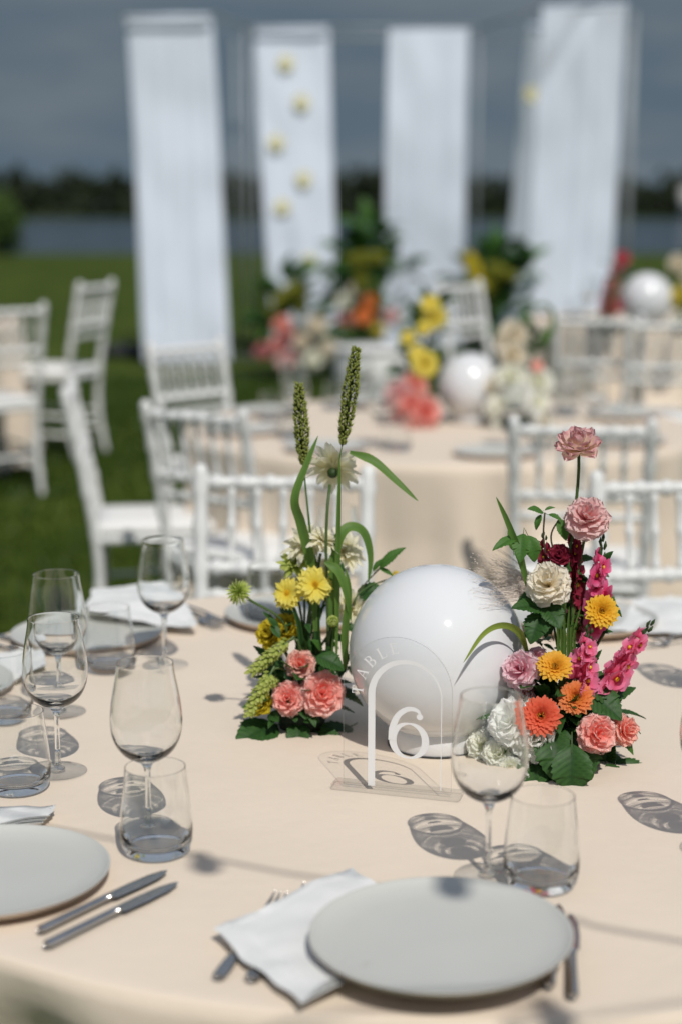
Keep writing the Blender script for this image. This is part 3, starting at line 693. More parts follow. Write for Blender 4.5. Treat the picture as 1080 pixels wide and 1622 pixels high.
# ------------------------------------------------------------------ chiavari chairs
def bamboo(p, q, r, nodes, n=10):
    p, q = Vector(p), Vector(q); mb = MB(); pts = []; rs = []; L_ = (q-p).length
    st = [(0, 1)]
    for a in nodes:
        for d, k in ((-.012, 1.0), (-.007, 1.28), (0, 1.4), (.007, 1.28), (.012, 1.0)): st.append((a+d/L_, k))
    st.append((1, 1)); st.sort()
    for s, k in st:
        if 0 <= s <= 1: pts.append(p+(q-p)*s); rs.append(r*k)
    tube(mb, pts, rs, n); return mb
def build_chair(label):
    c = thing('chiavari_chair', label, 'chair', (0, 0, 0), 0, 'white chiavari chairs round the tables')
    ch = M['chair']; I = Matrix.Identity(4)
    bx = lambda z: (.178+.012*(z/.92))
    by = lambda z: -.205+.02*math.sin(min(z, .45)/.45*PI) - (.085*((z-.45)/.47)**1.15 if z > .45 else .035*(1-z/.45)**1.5)
    for s in (-1, 1):
        mb = MB(); pts = []; rs = []
        for i in range(41):
            z = .92*i/40; pts.append(Vector((s*bx(z), by(z), z)))
            k = 1.0
            for nz_ in (.12, .27, .45, .60, .71, .80, .895):
                k = max(k, 1+.32*math.exp(-((z-nz_)/.010)**2))
            rs.append(.0165*k*(.82+.18*min(1, z/.2)))
        pts.append(Vector((s*bx(.93), by(.93), .935))); rs.append(.018); pts.append(Vector((s*bx(.94), by(.94), .947))); rs.append(.008)
        tube(mb, pts, rs, 10); part('rear_post', mb, ch, c, I)
        part('front_leg', bamboo((s*.195, .200, 0), (s*.185, .185, .445), .0155, (.2, .5, .8)), ch, c, I)
        part('side_stretcher', bamboo((s*.195, .195, .14), (s*.181, by(.14), .14), .009, (.3, .7)), ch, c, I)
        part('side_stretcher', bamboo((s*.19, .19, .24), (s*.181, by(.24), .24), .009, (.3, .7)), ch, c, I)
    for nm, z in (('top_rail', .905), ('middle_rail', .715), ('lower_rail', .655)):
        part(nm, bamboo((-bx(z), by(z), z), (bx(z), by(z), z), .0138 if nm != 'lower_rail' else .011, (.1, .26, .42, .58, .74, .9)), ch, c, I)
    for x in (-.118, -.059, 0, .059, .118):
        part('spindle', bamboo((x, by(.715), .715), (x, by(.905), .905), .0078, (.12, .5, .88), 8), ch, c, I)
    part('front_stretcher', bamboo((-.193, .192, .19), (.193, .192, .19), .009, (.25, .5, .75)), ch, c, I)
    part('rear_stretcher', bamboo((-.18, by(.2), .2), (.18, by(.2), .2), .009, (.25, .5, .75)), ch, c, I)
    mb = MB()
    nn = 4
    def rr(hw, hd, z, cy_=0):
        o = []
        for qx, qy, a0 in ((1, 1, 0), (-1, 1, 90), (-1, -1, 180), (1, -1, 270)):
            for k in range(nn+1):
                a = R(a0+90*k/nn); o.append(Vector((qx*(hw-.03)+.03*math.cos(a), cy_+qy*(hd-.03)+.03*math.sin(a), z)))
        return o
    def slab(mb, levels, m=0):
        n = 4*(nn+1); v = []
        for hw, hd, z in levels: v += rr(hw, hd, z, -.005)
        f = [(j*n+k, j*n+(k+1) % n, (j+1)*n+(k+1) % n, (j+1)*n+k) for j in range(len(levels)-1) for k in range(n)]
        f.append(tuple(range(n))[::-1]); f.append(tuple((len(levels)-1)*n+k for k in range(n))); mb.add(v, f, None, m)
    slab(mb, [(.195, .205, .425), (.2, .21, .432), (.2, .21, .445), (.195, .205, .45)]); part('seat_frame', mb, ch, c, I)
    mb = MB(); slab(mb, [(.180, .190, .4515), (.192, .202, .462), (.192, .202, .475), (.18, .19, .489), (.13, .14, .496), (.05, .05, .498)]); part('cushion', mb, M['cushion'], c, I)
    return c
chair0 = build_chair('white chair at the far side of the nearest table, behind the foxtail bouquet'); register(chair0)
def place_chair(u, vtop, y, rz, label, first=False):
    p = at(u, vtop, y); g = ground(y); Mx = T(p.x, y, g) @ RZ(rz)
    # the pixel names the chair back; move the base so that the back stands there
    bk = Mx @ Vector((0, -.27, 0)); Mx = T(Vector((p.x, y, g))-(bk-Vector((p.x, y, g)))) @ RZ(rz)
    if first:
        chair0.matrix_basis = Mx; WM[chair0.name] = Mx; return chair0
    c = copy_tree(chair0, Mx); c['label'] = label; return c
place_chair(449, 757, 3.66, R(180-3), None, True)
def face(x, y, tb): return math.atan2(-(TB[tb][0]-x), TB[tb][1]-y)
place_chair(1080, 755, 3.60, R(180+8), 'white chair beyond the nearest table at the right edge of the picture')
place_chair(922, 672, 4.56, R(-8), 'white chair seen from behind at the middle table, behind the pale rose')
place_chair(314, 650, 4.86, R(-36), 'white chair seen from behind at the left front of the middle table')
place_chair(300, 562, 6.75, R(180+46), 'white chair beyond the middle table, below the left fabric banner')
place_chair(118, 600, 5.5, R(-84), 'white chair seen side-on at the left of the middle table, white seat facing right')
place_chair(732, 450, 8.75, R(180+52), 'blurred white chair beyond the globe of the middle table')
place_chair(147, 452, 8.75, R(72), 'blurred white chair on the lawn facing the far left table')
place_chair(8, 470, 7.75, R(38), 'blurred white chair in front of the far left table, cut by the picture edge')
place_chair(948, 520, 7.45, R(-15), 'blurred white chair at the near left of the far right table')
place_chair(1062, 520, 7.35, R(6), 'blurred white chair before the far right table, nearest the right picture edge')

# ------------------------------------------------------------------ tableware
def glass_meshes():
    g = {}; NS = 160
    c_ = lambda a, k=8: [(p.x, p.z) for p in spline([Vector((r, 0, z)) for r, z in a], k)]
    # wine glass: one blown wall with real thickness down to the stem, a thin foot
    outer = [(.0036, .030), (.0034, .055), (.0038, .074), (.0052, .0850), (.0095, .0915), (.0200, .0972), (.0300, .1045), (.0375, .1145), (.0425, .1275), (.0443, .141), (.0442, .153), (.0424, .170), (.0394, .188), (.0363, .205), (.0350, .2172), (.0347, .2190)]
    inner = [(.0340, .2188), (.0341, .2172), (.0354, .205), (.0385, .188), (.0414, .170), (.0432, .153), (.0432, .1415), (.0414, .1290), (.0363, .1170), (.0280, .1080), (.0160, .1025), (.0004, .1010)]
    mb = MB(); lathe(mb, [(.0004, .030)]+c_(outer)+c_(inner), NS); g['bowl'] = mb.mesh('bowl')
    mb = MB(); lathe(mb, [(.0004, .0045), (.0105, .0048), (.0065, .0075), (.0044, .014), (.0036, .0298), (.0004, .0299)], 40); g['stem'] = mb.mesh('stem')
    mb = MB(); lathe(mb, [(.0004, .0046), (.011, .0043), (.024, .0028), (.0385, .0016), (.0395, .0008), (.038, .0002), (.0005, .0002)], 56); g['foot'] = mb.mesh('foot')
    # tumbler: blown wall running into a thick base
    tb = [(.0005, .0030), (.022, .0028), (.0315, .0020), (.0350, .0006), (.0392, .003), (.0425, .012), (.0437, .022), (.0438, .032), (.0426, .050), (.0402, .072), (.0379, .092), (.0366, .106), (.0363, .1072)]
    ti = [(.0357, .107), (.0358, .106), (.0370, .092), (.0391, .072), (.0415, .050), (.0426, .036), (.0420, .025), (.0385, .0165), (.030, .0112), (.018, .0092), (.0005, .0088)]
    mb = MB(); lathe(mb, c_(tb)+c_(ti), NS); g['wall'] = mb.mesh('tumbler')
    return g
G = glass_meshes()
def caster(o): o.cycles.is_caustics_caster = True; return o
def wine_glass(pos, label, group='wine glasses on the nearest table'):
    o = thing('wine_glass', label, 'wine glass', pos, rnd.random(), group); Mx = WM[o.name]
    caster(part('bowl', G['bowl'], M['real_glass'], o, Mx)); part('stem', G['stem'], M['stem_glass'], o, Mx); part('foot', G['foot'], M['foot_glass'], o, Mx)
    return o
def tumbler(pos, label, group='water tumblers on the nearest table', rz=0):
    o = caster(part('tumbler', G['wall'], M['real_glass'], None, T(pos))); return tag(o, label, 'tumbler', group)
TZ = .7535
def tz(u, v, z=TZ): return onz(u, v, z)
wine_glass(tz(236, 1318), 'wine glass standing just behind the left tumbler, right of the left plate')
wine_glass(tz(772, 1388), 'wine glass in front of the white flowers, behind the front plate')
wine_glass(tz(93, 1222), 'nearer of the two wine glasses lined up near the left edge')
wine_glass(tz(96, 1128), 'wine glass farther of the two lined up near the left edge, against the lawn')
wine_glass(tz(262, 1054), 'wine glass at the back left, in front of the white chair seat')
wine_glass(tz(1128, 1345), 'wine glass just outside the right picture edge, throwing the nearer oval shadow')
wine_glass(tz(1122, 1105), 'wine glass outside the right picture edge, throwing the farther oval shadow')
wine_glass(tz(535, 985), 'wine glass at the far side of the table, half hidden behind the foxtail bouquet')
tumbler(tz(249, 1348), 'tumbler right of the front left plate, in front of a wine glass')
tumbler(tz(856, 1400), 'tumbler at the right behind the front plate, below the big green leaves')
tumbler(tz(30, 1248), 'tumbler at the left edge, beside the foot of the near wine glass')
tumbler(tz(8, 1140), 'tumbler cut by the left edge, beside the farther wine glass')
tumbler(tz(174, 1060), 'tumbler in front of the back left plate')
tumbler(tz(425, 985), 'tumbler behind the lime pompom flower at the far side of the nearest table')
# plates
def plate_mesh():
    mb = MB(); lathe(mb, [(.0005, .0075), (.06, .0075), (.10, .0085), (.122, .0115), (.1325, .0165), (.1345, .0185), (.1355, .0180)], 96, 0)
    lathe(mb, [(.1355, .0180), (.1355, .0165), (.131, .0110), (.118, .0045), (.095, .0015), (.088, .0), (.0005, .0)], 96, 1); return mb.mesh('plate')
PM = plate_mesh()
def plate(pos, label, tilt=(0, 0)):
    o = part('plate', PM, [M['plate'], M['plate_foot']], None, T(pos) @ Matrix.Rotation(tilt[0], 4, 'X') @ Matrix.Rotation(tilt[1], 4, 'Y')); return tag(o, label, 'plate', 'grey-white dinner plates')
plate(tz(698, 1482, .784)+Vector((0, 0, -.0125)), 'grey-white dinner plate at the front centre, resting on the white napkin', (R(.6), R(-1.2)))
plate(tz(-12, 1376, .77)+Vector((0, 0, -.0165)), 'grey-white dinner plate at the front left with two knives beside it')
plate(tz(-112, 1082, .77)+Vector((0, 0, -.0165)), 'grey-white dinner plate whose edge just shows at the left edge behind the tumblers')
plate(tz(138, 1000, .77)+Vector((0, 0, -.0165)), 'grey-white dinner plate at the back left, a white napkin over its far edge')
plate(tz(925, 976, .77)+Vector((0, 0, -.0165)), 'grey-white dinner plate at the back right behind the yellow zinnia')
plate(tz(470, 968, .77)+Vector((0, 0, -.0165)), 'grey-white dinner plate at the far side behind the foxtail bouquet')
# napkins
def napkin(corners, label, z0=.0035, layers=2, seed=0, over=None, amp=.004, group='white linen napkins'):
    c = [Vector((p.x, p.y, 0)) for p in corners]; n = 26; mb = MB(); cen = sum(c, Vector())/4
    for l in range(layers):
        k = 1-.018*l; cc = [cen+(p-cen)*k+Vector((.004*l, .006*l, 0)) for p in c]; v = []; f = []
        for i in range(n+1):
            for j in range(n+1):
                a, b = i/n, j/n; p = (cc[0]*(1-a)+cc[1]*a)*(1-b)+(cc[3]*(1-a)+cc[2]*a)*b
                nv_ = noise.noise(Vector((p.x*16+seed, p.y*16, l*.35)))+.55*noise.noise(Vector((p.x*38+seed, p.y*34, l*.35)))
                ed = min(a, b, 1-a, 1-b)
                z = TZ+z0+l*.0019+amp*(nv_+.5)+amp*.8*math.sin(a*7+b*3+seed)+.003*math.exp(-(ed/.02)**2)
                e2 = .006*noise.noise(Vector((a*4+seed, b*4, 2)))
                if over: z += over(p)
                v.append((p.x+e2, p.y+e2, z))
        for i in range(n):
            for j in range(n):
                e = i*(n+1)+j; f.append((e, e+n+1, e+n+2, e+1))
        mb.add(v, f)
        # closed fold along two sides joins the layers
        if l:
            off = (n+1)**2*(l-1)
            idx0 = [i*(n+1) for i in range(n+1)]; o2 = off+(n+1)**2
            for i in range(n): mb.f.append((off+idx0[i], off+idx0[i+1], o2+idx0[i+1], o2+idx0[i])); mb.m.append(0)
            for j in range(n): mb.f.append((off+j, o2+j, o2+j+1, off+j+1)); mb.m.append(0)
    mb.v = [(p[0]-cen.x, p[1]-cen.y, p[2]-TZ) for p in mb.v]
    o = part('napkin', mb, M['napkin'], None, T(cen.x, cen.y, TZ)); return tag(o, label, 'napkin', group)
napkin([tz(338, 1494), tz(548, 1398), tz(708, 1520), tz(478, 1612)], 'white napkin spread under the front plate with two forks beneath it', layers=3, seed=3, amp=.0042, z0=.0105)
napkin([tz(-60, 1300), tz(80, 1292), tz(72, 1312), tz(-70, 1330)], 'white napkin folded behind the front left plate', layers=3, seed=6, amp=.002)
def hump(p):
    c0 = tz(200, 985); d = (Vector((p.x, p.y, 0))-Vector((c0.x, c0.y, 0))).length; return .010*math.exp(-(d/.075)**2)
napkin([tz(128, 995), tz(150, 950), tz(255, 944), tz(310, 1010)], 'white napkin draped over the far edge of the back left plate', layers=3, seed=9, amp=.006, z0=.018, over=hump)
napkin([tz(-40, 1062), tz(55, 1030), tz(70, 1070), tz(-20, 1104)], 'white napkin beside the plate at the left edge behind the tumblers', layers=2, seed=12, amp=.003, z0=.006)
napkin([tz(965, 1010), tz(1010, 960), tz(1150, 955), tz(1140, 1012)], 'white napkin beside the back right plate', layers=3, seed=15, amp=.006, z0=.006)
# cutlery
def strip(mb, prof, th=.0016, n=6):
    """prof: (y, half width, z) sections, rounded cross section"""
    v = []; f = []; k = n*2
    for (y, hw, z) in prof:
        for i in range(k):
            a = 2*PI*i/k; v.append(Vector((hw*math.cos(a), y, z+th*math.sin(a)*(1 if hw > .001 else .5))))
    for j in range(len(prof)-1):
        for i in range(k): f.append((j*k+i, j*k+(i+1) % k, (j+1)*k+(i+1) % k, (j+1)*k+i))
    f.append(tuple(range(k))); f.append(tuple((len(prof)-1)*k+i for i in range(k))[::-1]); mb.add(v, f)
def cutlery_meshes():
    g = {}
    mb = MB(); strip(mb, [(0, .003, .004), (.003, .0065, .0042), (.02, .0072, .005), (.06, .0052, .007), (.10, .0036, .0085), (.125, .0036, .008)], .0022); g['handle'] = mb.mesh('handle')
    mb = MB(); strip(mb, [(.125, .0036, .008), (.132, .0075, .006), (.142, .0115, .004), (.152, .012, .0035)], .0011)
    for x in (-.0095, -.0032, .0032, .0095):
        mb2 = MB(); strip(mb2, [(.150, .0018, .0036), (.17, .0016, .0032), (.188, .0013, .0050), (.198, .0006, .0075)], .0009, 4); mb.add([Vector(p)+Vector((x, 0, 0)) for p in mb2.v], mb2.f)
    g['fork_head'] = mb.mesh('head')
    mb = MB(); strip(mb, [(0, .0035, .005), (.004, .007, .005), (.05, .0062, .0055), (.10, .0055, .006), (.115, .0062, .006)], .0036); g['khandle'] = mb.mesh('handle')
    mb = MB(); strip(mb, [(.115, .0062, .006), (.12, .0095, .005), (.16, .0105, .0045), (.195, .009, .0042), (.213, .0045, .0042), (.219, .001, .0042)], .0009); g['blade'] = mb.mesh('blade')
    return g
CT = cutlery_meshes()
def cutlery(kind, A, B, label, dz=0.002, sc=None):
    A, B = Vector(A), Vector(B); d = B-A; L0 = .198 if kind == 'fork' else .219; s = (d.xy.length/L0) if sc is None else sc
    rz = math.atan2(-d.x, d.y)
    o = bpy.data.objects.new('fork' if kind == 'fork' else 'table_knife', None); link(o, None, T(A.x, A.y, TZ+dz) @ RZ(rz) @ Matrix.Diagonal((s, s, s, 1)))
    tag(o, label, 'fork' if kind == 'fork' else 'knife', 'steel forks' if kind == 'fork' else 'steel knives'); Mx = WM[o.name]
    if kind == 'fork': part('handle', CT['handle'], M['steel'], o, Mx); part('head', CT['fork_head'], M['steel'], o, Mx)
    else: part('handle', CT['khandle'], M['steel'], o, Mx); part('blade', CT['blade'], M['steel'], o, Mx)
    return o
cutlery('knife', tz(62, 1482), tz(265, 1386), 'steel knife lying nearer the front left plate')
cutlery('knife', tz(72, 1506), tz(282, 1405), 'steel knife lying farther from the front left plate, nearest the table edge')
cutlery('fork', tz(345, 1556), tz(450, 1424), 'steel fork under the left part of the front napkin, handle end sticking out', .001)
cutlery('fork', tz(398, 1560), tz(497, 1412), 'steel fork under the front napkin, only its tines and handle tip showing', .001)
cutlery('knife', tz(868, 1572), tz(884, 1440), 'steel knife tucked half under the right rim of the front plate')
cutlery('knife', tz(906, 1588), tz(903, 1456), 'steel knife at the right of the front plate, nearer the right edge')
cutlery('fork', tz(262, 964), tz(352, 1000), 'steel fork lying behind the wine glass at the back left, tines towards the bouquet')
cutlery('fork', tz(275, 958), tz(362, 992), 'steel fork lying farthest at the back left beside its twin')
cutlery('knife', tz(0, 1012), tz(110, 1040), 'steel knife in front of the back left plate, nearer the plate')
cutlery('knife', tz(-30, 1020), tz(70, 1048), 'steel knife in front of the back left plate, nearer the left edge')
cutlery('knife', tz(378, 960), tz(392, 996), 'steel knife at the far side behind the lime pompom', sc=.85)
cutlery('knife', tz(398, 958), tz(408, 998), 'steel knife beside the tumbler behind the foxtail bouquet', sc=.85)
cutlery('fork', tz(1130, 1012), tz(1022, 1026), 'steel fork at the back right by the napkin, nearer the camera')
cutlery('fork', tz(1130, 1005), tz(1030, 1017), 'steel fork at the back right by the napkin, nearer the plate')

# ------------------------------------------------------------------ globes
def globe(pos, r, label, sc=1.0):
    o = thing('globe_lamp', label, 'globe', pos, 0, 'white globes on the tables'); Mx = WM[o.name]
    mb = MB(); a0 = math.asin(.055/.122); n = 40; prof = []
    zc = .024+r*math.cos(a0)
    for i in range(n+1):
        a = PI-a0-(PI-a0)*i/n; prof.append((max(.0005, r*math.sin(a)), zc+r*math.cos(a)))
    lathe(mb, prof, 80); part('globe', mb, M['ball'], o, Mx)
    mb = MB(); lathe(mb, [(.001, .0), (.068, 0), (.0695, .002), (.0695, .030), (.067, .034), (.055, .0345)], 64); part('collar', mb, M['ball'], o, Mx)
    mb = MB(); lathe(mb, [(.001, -.0005), (.0705, -.0005), (.0705, .0018), (.0702, .0018)], 64); part('foot_ring', mb, M['dark'], o, Mx)
    return o
gp = tz(690, 1176); globe(gp, .1265, 'large white globe in the centre of the nearest table, behind the number 6 sign')
g2 = onz(743, 668, .7535); globe(g2, .120, 'blurred white globe on the middle table between two bouquets')
g3z = .7535+TB[3][3]; g3 = onz(1022, 520, g3z); globe(g3, .128, 'blurred white globe on the far right table against the lawn')

# ------------------------------------------------------------------ acrylic table number
def sign():
    A = tz(544, 1246, TZ); B = tz(714, 1263, TZ); ctr = (A+B)/2; ux = (B-A); W_ = ux.length; rz = math.atan2(ux.y, ux.x)
    Mx = T(ctr.x, ctr.y, TZ) @ RZ(rz)
    o = thing('table_number_sign', 'clear acrylic arch sign with white TABLE 6 lettering, standing before the large globe', 'sign', (ctr.x, ctr.y, TZ), rz)
    hw, hh, th = W_/2, .213, .0028; cz = hh-hw
    out = [(-hw, 0.004)]+[(hw*math.cos(a), cz+hw*math.sin(a)) for a in [PI-PI*i/48 for i in range(49)]]+[(hw, .004)]
    def poly_face(mb, pts, y, m=0, rev=False):
        v = [Vector((x, y, z)) for x, z in pts]; f = tuple(range(len(v))); mb.add(v, [f if not rev else f[::-1]], None, m)
    mb = MB(); poly_face(mb, out, -th/2); poly_face(mb, out, th/2, 0, True)
    n = len(out); v = [Vector((x, y, z)) for y in (-th/2, th/2) for x, z in out]; mb.add(v, [(i, (i+1) % n, n+(i+1) % n, n+i) for i in range(n)], None, 1)
    me = mb.mesh('panel', smooth=False); part('panel', me, [M['acrylic'], M['acrylic_edge']], o, Mx)
    mb = MB(); c = .0; bw = hw+.012
    fr = [(-bw, -.016), (bw, -.016), (bw+.002, -.010), (bw+.002, .012), (bw, .016), (-bw, .016), (-bw-.002, .012), (-bw-.002, -.012)]
    v = [Vector((x, y, z)) for z in (.0003, .0065) for x, y in fr]; k = len(fr)
    mb.add(v, [tuple(range(k))[::-1], tuple(k+i for i in range(k))], None, 0); mb.add(v, [(i, (i+1) % k, k+(i+1) % k, k+i) for i in range(k)], None, 1)
    part('base', mb.mesh('base', smooth=False), [M['acrylic'], M['acrylic_edge']], o, Mx)
    yp = -th/2-.0006
    def ribbon(pts, wid, name, close=False):
        """flat print: centre line with per-point widths"""
        v = []; f = []; n = len(pts)
        for i, (x, z) in enumerate(pts):
            a = pts[i-1] if i > 0 else (pts[-1] if close else pts[0]); b = pts[i+1] if i < n-1 else (pts[0] if close else pts[-1])
            dx, dz = b[0]-a[0], b[1]-a[1]; l = math.hypot(dx, dz) or 1; nx_, nz_ = -dz/l, dx/l; h = wid[i]/2
            v += [Vector((x+nx_*h, 0, z+nz_*h)), Vector((x-nx_*h, 0, z-nz_*h))]
        for i in range(n-1 if not close else n):
            j = (i+1) % n; f.append((2*i, 2*j, 2*j+1, 2*i+1))
        return v, f
    def put(name, geo, M2=None):
        mb = MB()
        for v, f in geo:
            vv = [((M2 or Matrix.Identity(4)) @ q)+Vector((0, yp, 0)) for q in v]
            k = len(vv); mb.add(vv+[q+Vector((0, .0005, 0)) for q in vv], f+[tuple(k+i for i in q)[::-1] for q in f])
        return part(name, mb.mesh(name, smooth=False), M['print'], o, Mx)
    # inner arch: thick left leg thinning over the top to a hairline on the right
    px = W_/170.0
    X = lambda u: (u-629)*px          # photo columns of the print, in metres on the panel
    Zv = lambda v_: (1253-v_)*px*1.03
    r_in = 51*px; zc_ = Zv(1104)
    xl, xr = X(589), X(698); xc = (xl+xr)/2; ra = (xr-xl)/2
    pts = [(xl, .006+.0), (xl, zc_*.5), (xl, zc_)] + [(xc+ra*math.cos(PI-PI*i/40), zc_+ra*math.sin(PI-PI*i/40)) for i in range(1, 41)] + [(xr, zc_*.5), (xr, .008)]
    wd = [.0096]*3+[.0096*(1-i/40)**.9*.9+.0010 for i in range(1, 41)]+[.0010, .0010]
    put('arch_line', [ribbon(pts, wd, '')])
    # numeral 6 (old style serif): bowl ring + rising stroke with a ball end
    cx6, cz6 = X(648), Zv(1171); rx, rz_ = 25.5*px, 27*px
    ring = [(cx6+rx*math.cos(a), cz6+rz_*math.sin(a)) for a in [2*PI*i/56 for i in range(56)]]
    wr_ = [(.0078*abs(math.cos(2*PI*i/56))**1.2+.0020) for i in range(56)]
    st = spline([Vector((X(621.5), 0, Zv(1172))), Vector((X(622.5), 0, Zv(1152))), Vector((X(631), 0, Zv(1133))), Vector((X(646), 0, Zv(1122.5))), Vector((X(660), 0, Zv(1123.5))), Vector((X(666), 0, Zv(1131)))], 8)
    n6 = len(st); stp = [(p.x, p.z) for p in st]; sw = [.0080*(1-i/(n6-1))**.8+.0026 for i in range(n6)]
    bx_, bz_ = X(664.5), Zv(1133); ball = [Vector((bx_+5.0*px*math.cos(2*PI*i/20), 0, bz_+4.6*px*math.sin(2*PI*i/20))) for i in range(20)]
    put('numeral', [ribbon(ring, wr_, '', True)])
    put('numeral', [([q+Vector((0, -.0003, 0)) for q in ribbon(stp, sw, '')[0]], ribbon(stp, sw, '')[1])])
    put('numeral', [([q+Vector((0, -.0006, 0)) for q in ball], [tuple(range(20))])])
    # letters on the arc
    def bar(x0, z0, x1, z1, w_):
        return ribbon([(x0, z0), (x1, z1)], [w_, w_], '')
    thk, thn, sf = .15, .055, .05
    def arcb(cx, cz, rx_, rz2, a0, a1, w0, w1, n=12):
        pts = [(cx+rx_*math.cos(R(a0+(a1-a0)*i/n)), cz+rz2*math.sin(R(a0+(a1-a0)*i/n))) for i in range(n+1)]
        wid = [w0+(w1-w0)*math.sin(PI*i/n) for i in range(n+1)]; return ribbon(pts, wid, '')
    LT = {
     'T': [bar(0, 0, 0, 1, thk), bar(-.40, .97, .40, .97, thn), bar(-.38, .80, -.38, 1, sf), bar(.38, .80, .38, 1, sf), bar(-.18, .02, .18, .02, sf)],
     'A': [bar(-.36, 0, .0, 1, thn), bar(.38, 0, .02, 1, thk), bar(-.22, .34, .22, .34, thn), bar(-.50, .02, -.20, .02, sf), bar(.20, .02, .54, .02, sf)],
     'B': [bar(-.26, 0, -.26, 1, thk), bar(-.42, .975, .02, .975, sf), bar(-.42, .025, .05, .025, sf), bar(-.26, .52, .03, .52, sf), arcb(.0, .75, .26, .225, -90, 90, sf, thk), arcb(.03, .27, .32, .245, -90, 90, sf, thk)],
     'L': [bar(-.22, 0, -.22, 1, thk), bar(-.40, .975, -.04, .975, sf), bar(-.40, .025, .36, .025, sf), bar(.35, .0, .35, .26, sf)],
     'E': [bar(-.24, 0, -.24, 1, thk), bar(-.42, .975, .30, .975, sf), bar(-.42, .025, .34, .025, sf), bar(-.2, .52, .18, .52, sf), bar(.29, .80, .29, 1, sf), bar(.33, 0, .33, .24, sf), bar(.17, .42, .17, .62, sf)],
    }
    Rl = ra+.0118; hgt = .0150
    for ch, ang in zip('TABLE', (176, 155.5, 137.5, 120.5, 104.5)):
        a = R(ang); cxx, czz = xc+Rl*math.cos(a), zc_+Rl*math.sin(a)
        geo = []
        for gi, (v, f) in enumerate(LT[ch]):
            vv = []
            for q in v:
                q = Vector((q.x*hgt*.86, -.00012*gi, (q.z)*hgt)); rt = a-PI/2
                vv.append(Vector((cxx+q.x*math.cos(rt)-q.z*math.sin(rt), q.y, czz+q.x*math.sin(rt)+q.z*math.cos(rt))))
            geo.append((vv, f))
        put('letter', geo)
sign()

# ------------------------------------------------------------------ the two bouquets on the nearest table
def fill_leaves(root, cen, rx, ry, rz_, n, L, rg, mats=('leaf', 'leaf2'), wide=(0, 1, 1, 2), pro=.85):
    for i in range(n):
        d = Vector((rg.gauss(0, 1), rg.gauss(0, 1)-.3, abs(rg.gauss(0, .8)))).normalized()
        p = Vector(cen)+Vector((d.x*rx, d.y*ry, d.z*rz_))*rg.uniform(.45, .9)
        t = (d+Vector((0, 0, rg.uniform(-.6, .5)))).normalized()
        leaf(root, p, t, L*rg.uniform(.7, 1.2), rg.randrange(5), rg.choice(wide), mats[0] if rg.random() < pro else mats[1], nrm=(d*.6+UP*.8+Vector((rg.uniform(-.4, .4), rg.uniform(-.4, .2), 0))))
def holder(root, cen, rx, h):
    mb = MB(); lathe(mb, [(.001, 0), (rx, 0), (rx*1.08, h*.5), (rx, h), (.001, h*1.1)], 20); o = part('holder', mb, M['pot'], root, T(cen)); return o
# ---- left bouquet
LC = tz(478, 1150); rootL = thing('bouquet', 'foxtail bouquet with pink carnations and yellow daisies left of the globe', 'flower arrangement', (LC.x, LC.y, TZ), 0, 'table flower arrangements')
holder(rootL, (LC.x, LC.y, TZ), .034, .032)
bL = Vector((LC.x, LC.y, TZ+.04))
YL = LC.y
rg = random.Random(21)
fill_leaves(rootL, (LC.x, LC.y, TZ+.03), .070, .05, .085, 52, .050, rg, pro=.97)
for k in range(7): leaf(rootL, (LC.x-.045+.014*k, LC.y-.03+rg.uniform(-.01, .01), TZ+rg.uniform(.025, .05)), (rg.uniform(-.9, .9), -.7, rg.uniform(-.5, .1)), rg.uniform(.028, .045), k % 5, rg.randrange(3), 'leaf', (rg.uniform(-.5, .5), -.6, .8))
for (u, v_, dy, r, c, va) in [(476, 1052, -.03, .0235, 'coralpink', 0), (456, 1106, -.055, .026, 'pink', 1), (511, 1098, -.06, .0335, 'pink', 2)]:
    p = at(u, v_, YL+dy); flower(rootL, 'carnation', p, r, c, (CAM-p).normalized()+Vector(((u-490)*.004, 0, .15)), va, base=bL)
for (u, v_, dy, r, va, fx) in [(499, 926, -.02, .029, 0, .1), (456, 940, -.01, .025, 1, -.55)]:
    p = at(u, v_, YL+dy); flower(rootL, 'daisy', p, r, 'yellow', (CAM-p).normalized()+Vector((fx, 0, .15)), va, base=bL)
p = at(376, 936, YL-.02); flower(rootL, 'chrysanthemum', p, .0185, 'lime', Vector((-.7, -.4, .55)), 0, base=at(455, 1005, YL)-Vector((0, 0, 0)), stem=.0021)
p = at(527, 984, YL-.03); flower(rootL, 'button_flower', p, .0095, 'lime', (CAM-p), 0, base=at(516, 1060, YL), stem=.0012)
p = at(627, 911, YL+.05); flower(rootL, 'button_flower', p, .007, 'yellow', (CAM-p), 0, base=at(560, 960, YL), stem=.0012)
p = at(529, 741, YL+.02); flower(rootL, 'dahlia', p, .044, 'creamdahlia', Vector((.15, .75, .55)), 0, base=at(520, 1040, YL), stem=.0022)
for (u, v_, dy, r, f_, va) in [(482, 862, .02, .034, (-.5, -.6, .7), 1), (513, 856, -.005, .029, (.2, -.3, .9), 2), (547, 872, .04, .034, (.5, -.6, .5), 3), (556, 962, .02, .032, (.3, -.9, .4), 4), (520, 905, .02, .024, (0, -.6, .6), 1), (466, 893, .02, .024, (-.3, -.7, .5), 5)]:
    p = at(u, v_, YL+dy); flower(rootL, 'dahlia', p, r, 'creamdahlia' if u != 466 else 'limebud', f_, va % 4, base=bL)
for (u, v_, dy, r, c) in [(425, 1003, -.01, .019, 'mustard'), (452, 992, .01, .019, 'mustard'), (412, 1115, -.05, .015, 'mustard')]:
    p = at(u, v_, YL+dy); flower(rootL, 'rose', p, r, c, (CAM-p).normalized()+Vector((-.7, 0, .4)), 1, base=bL)
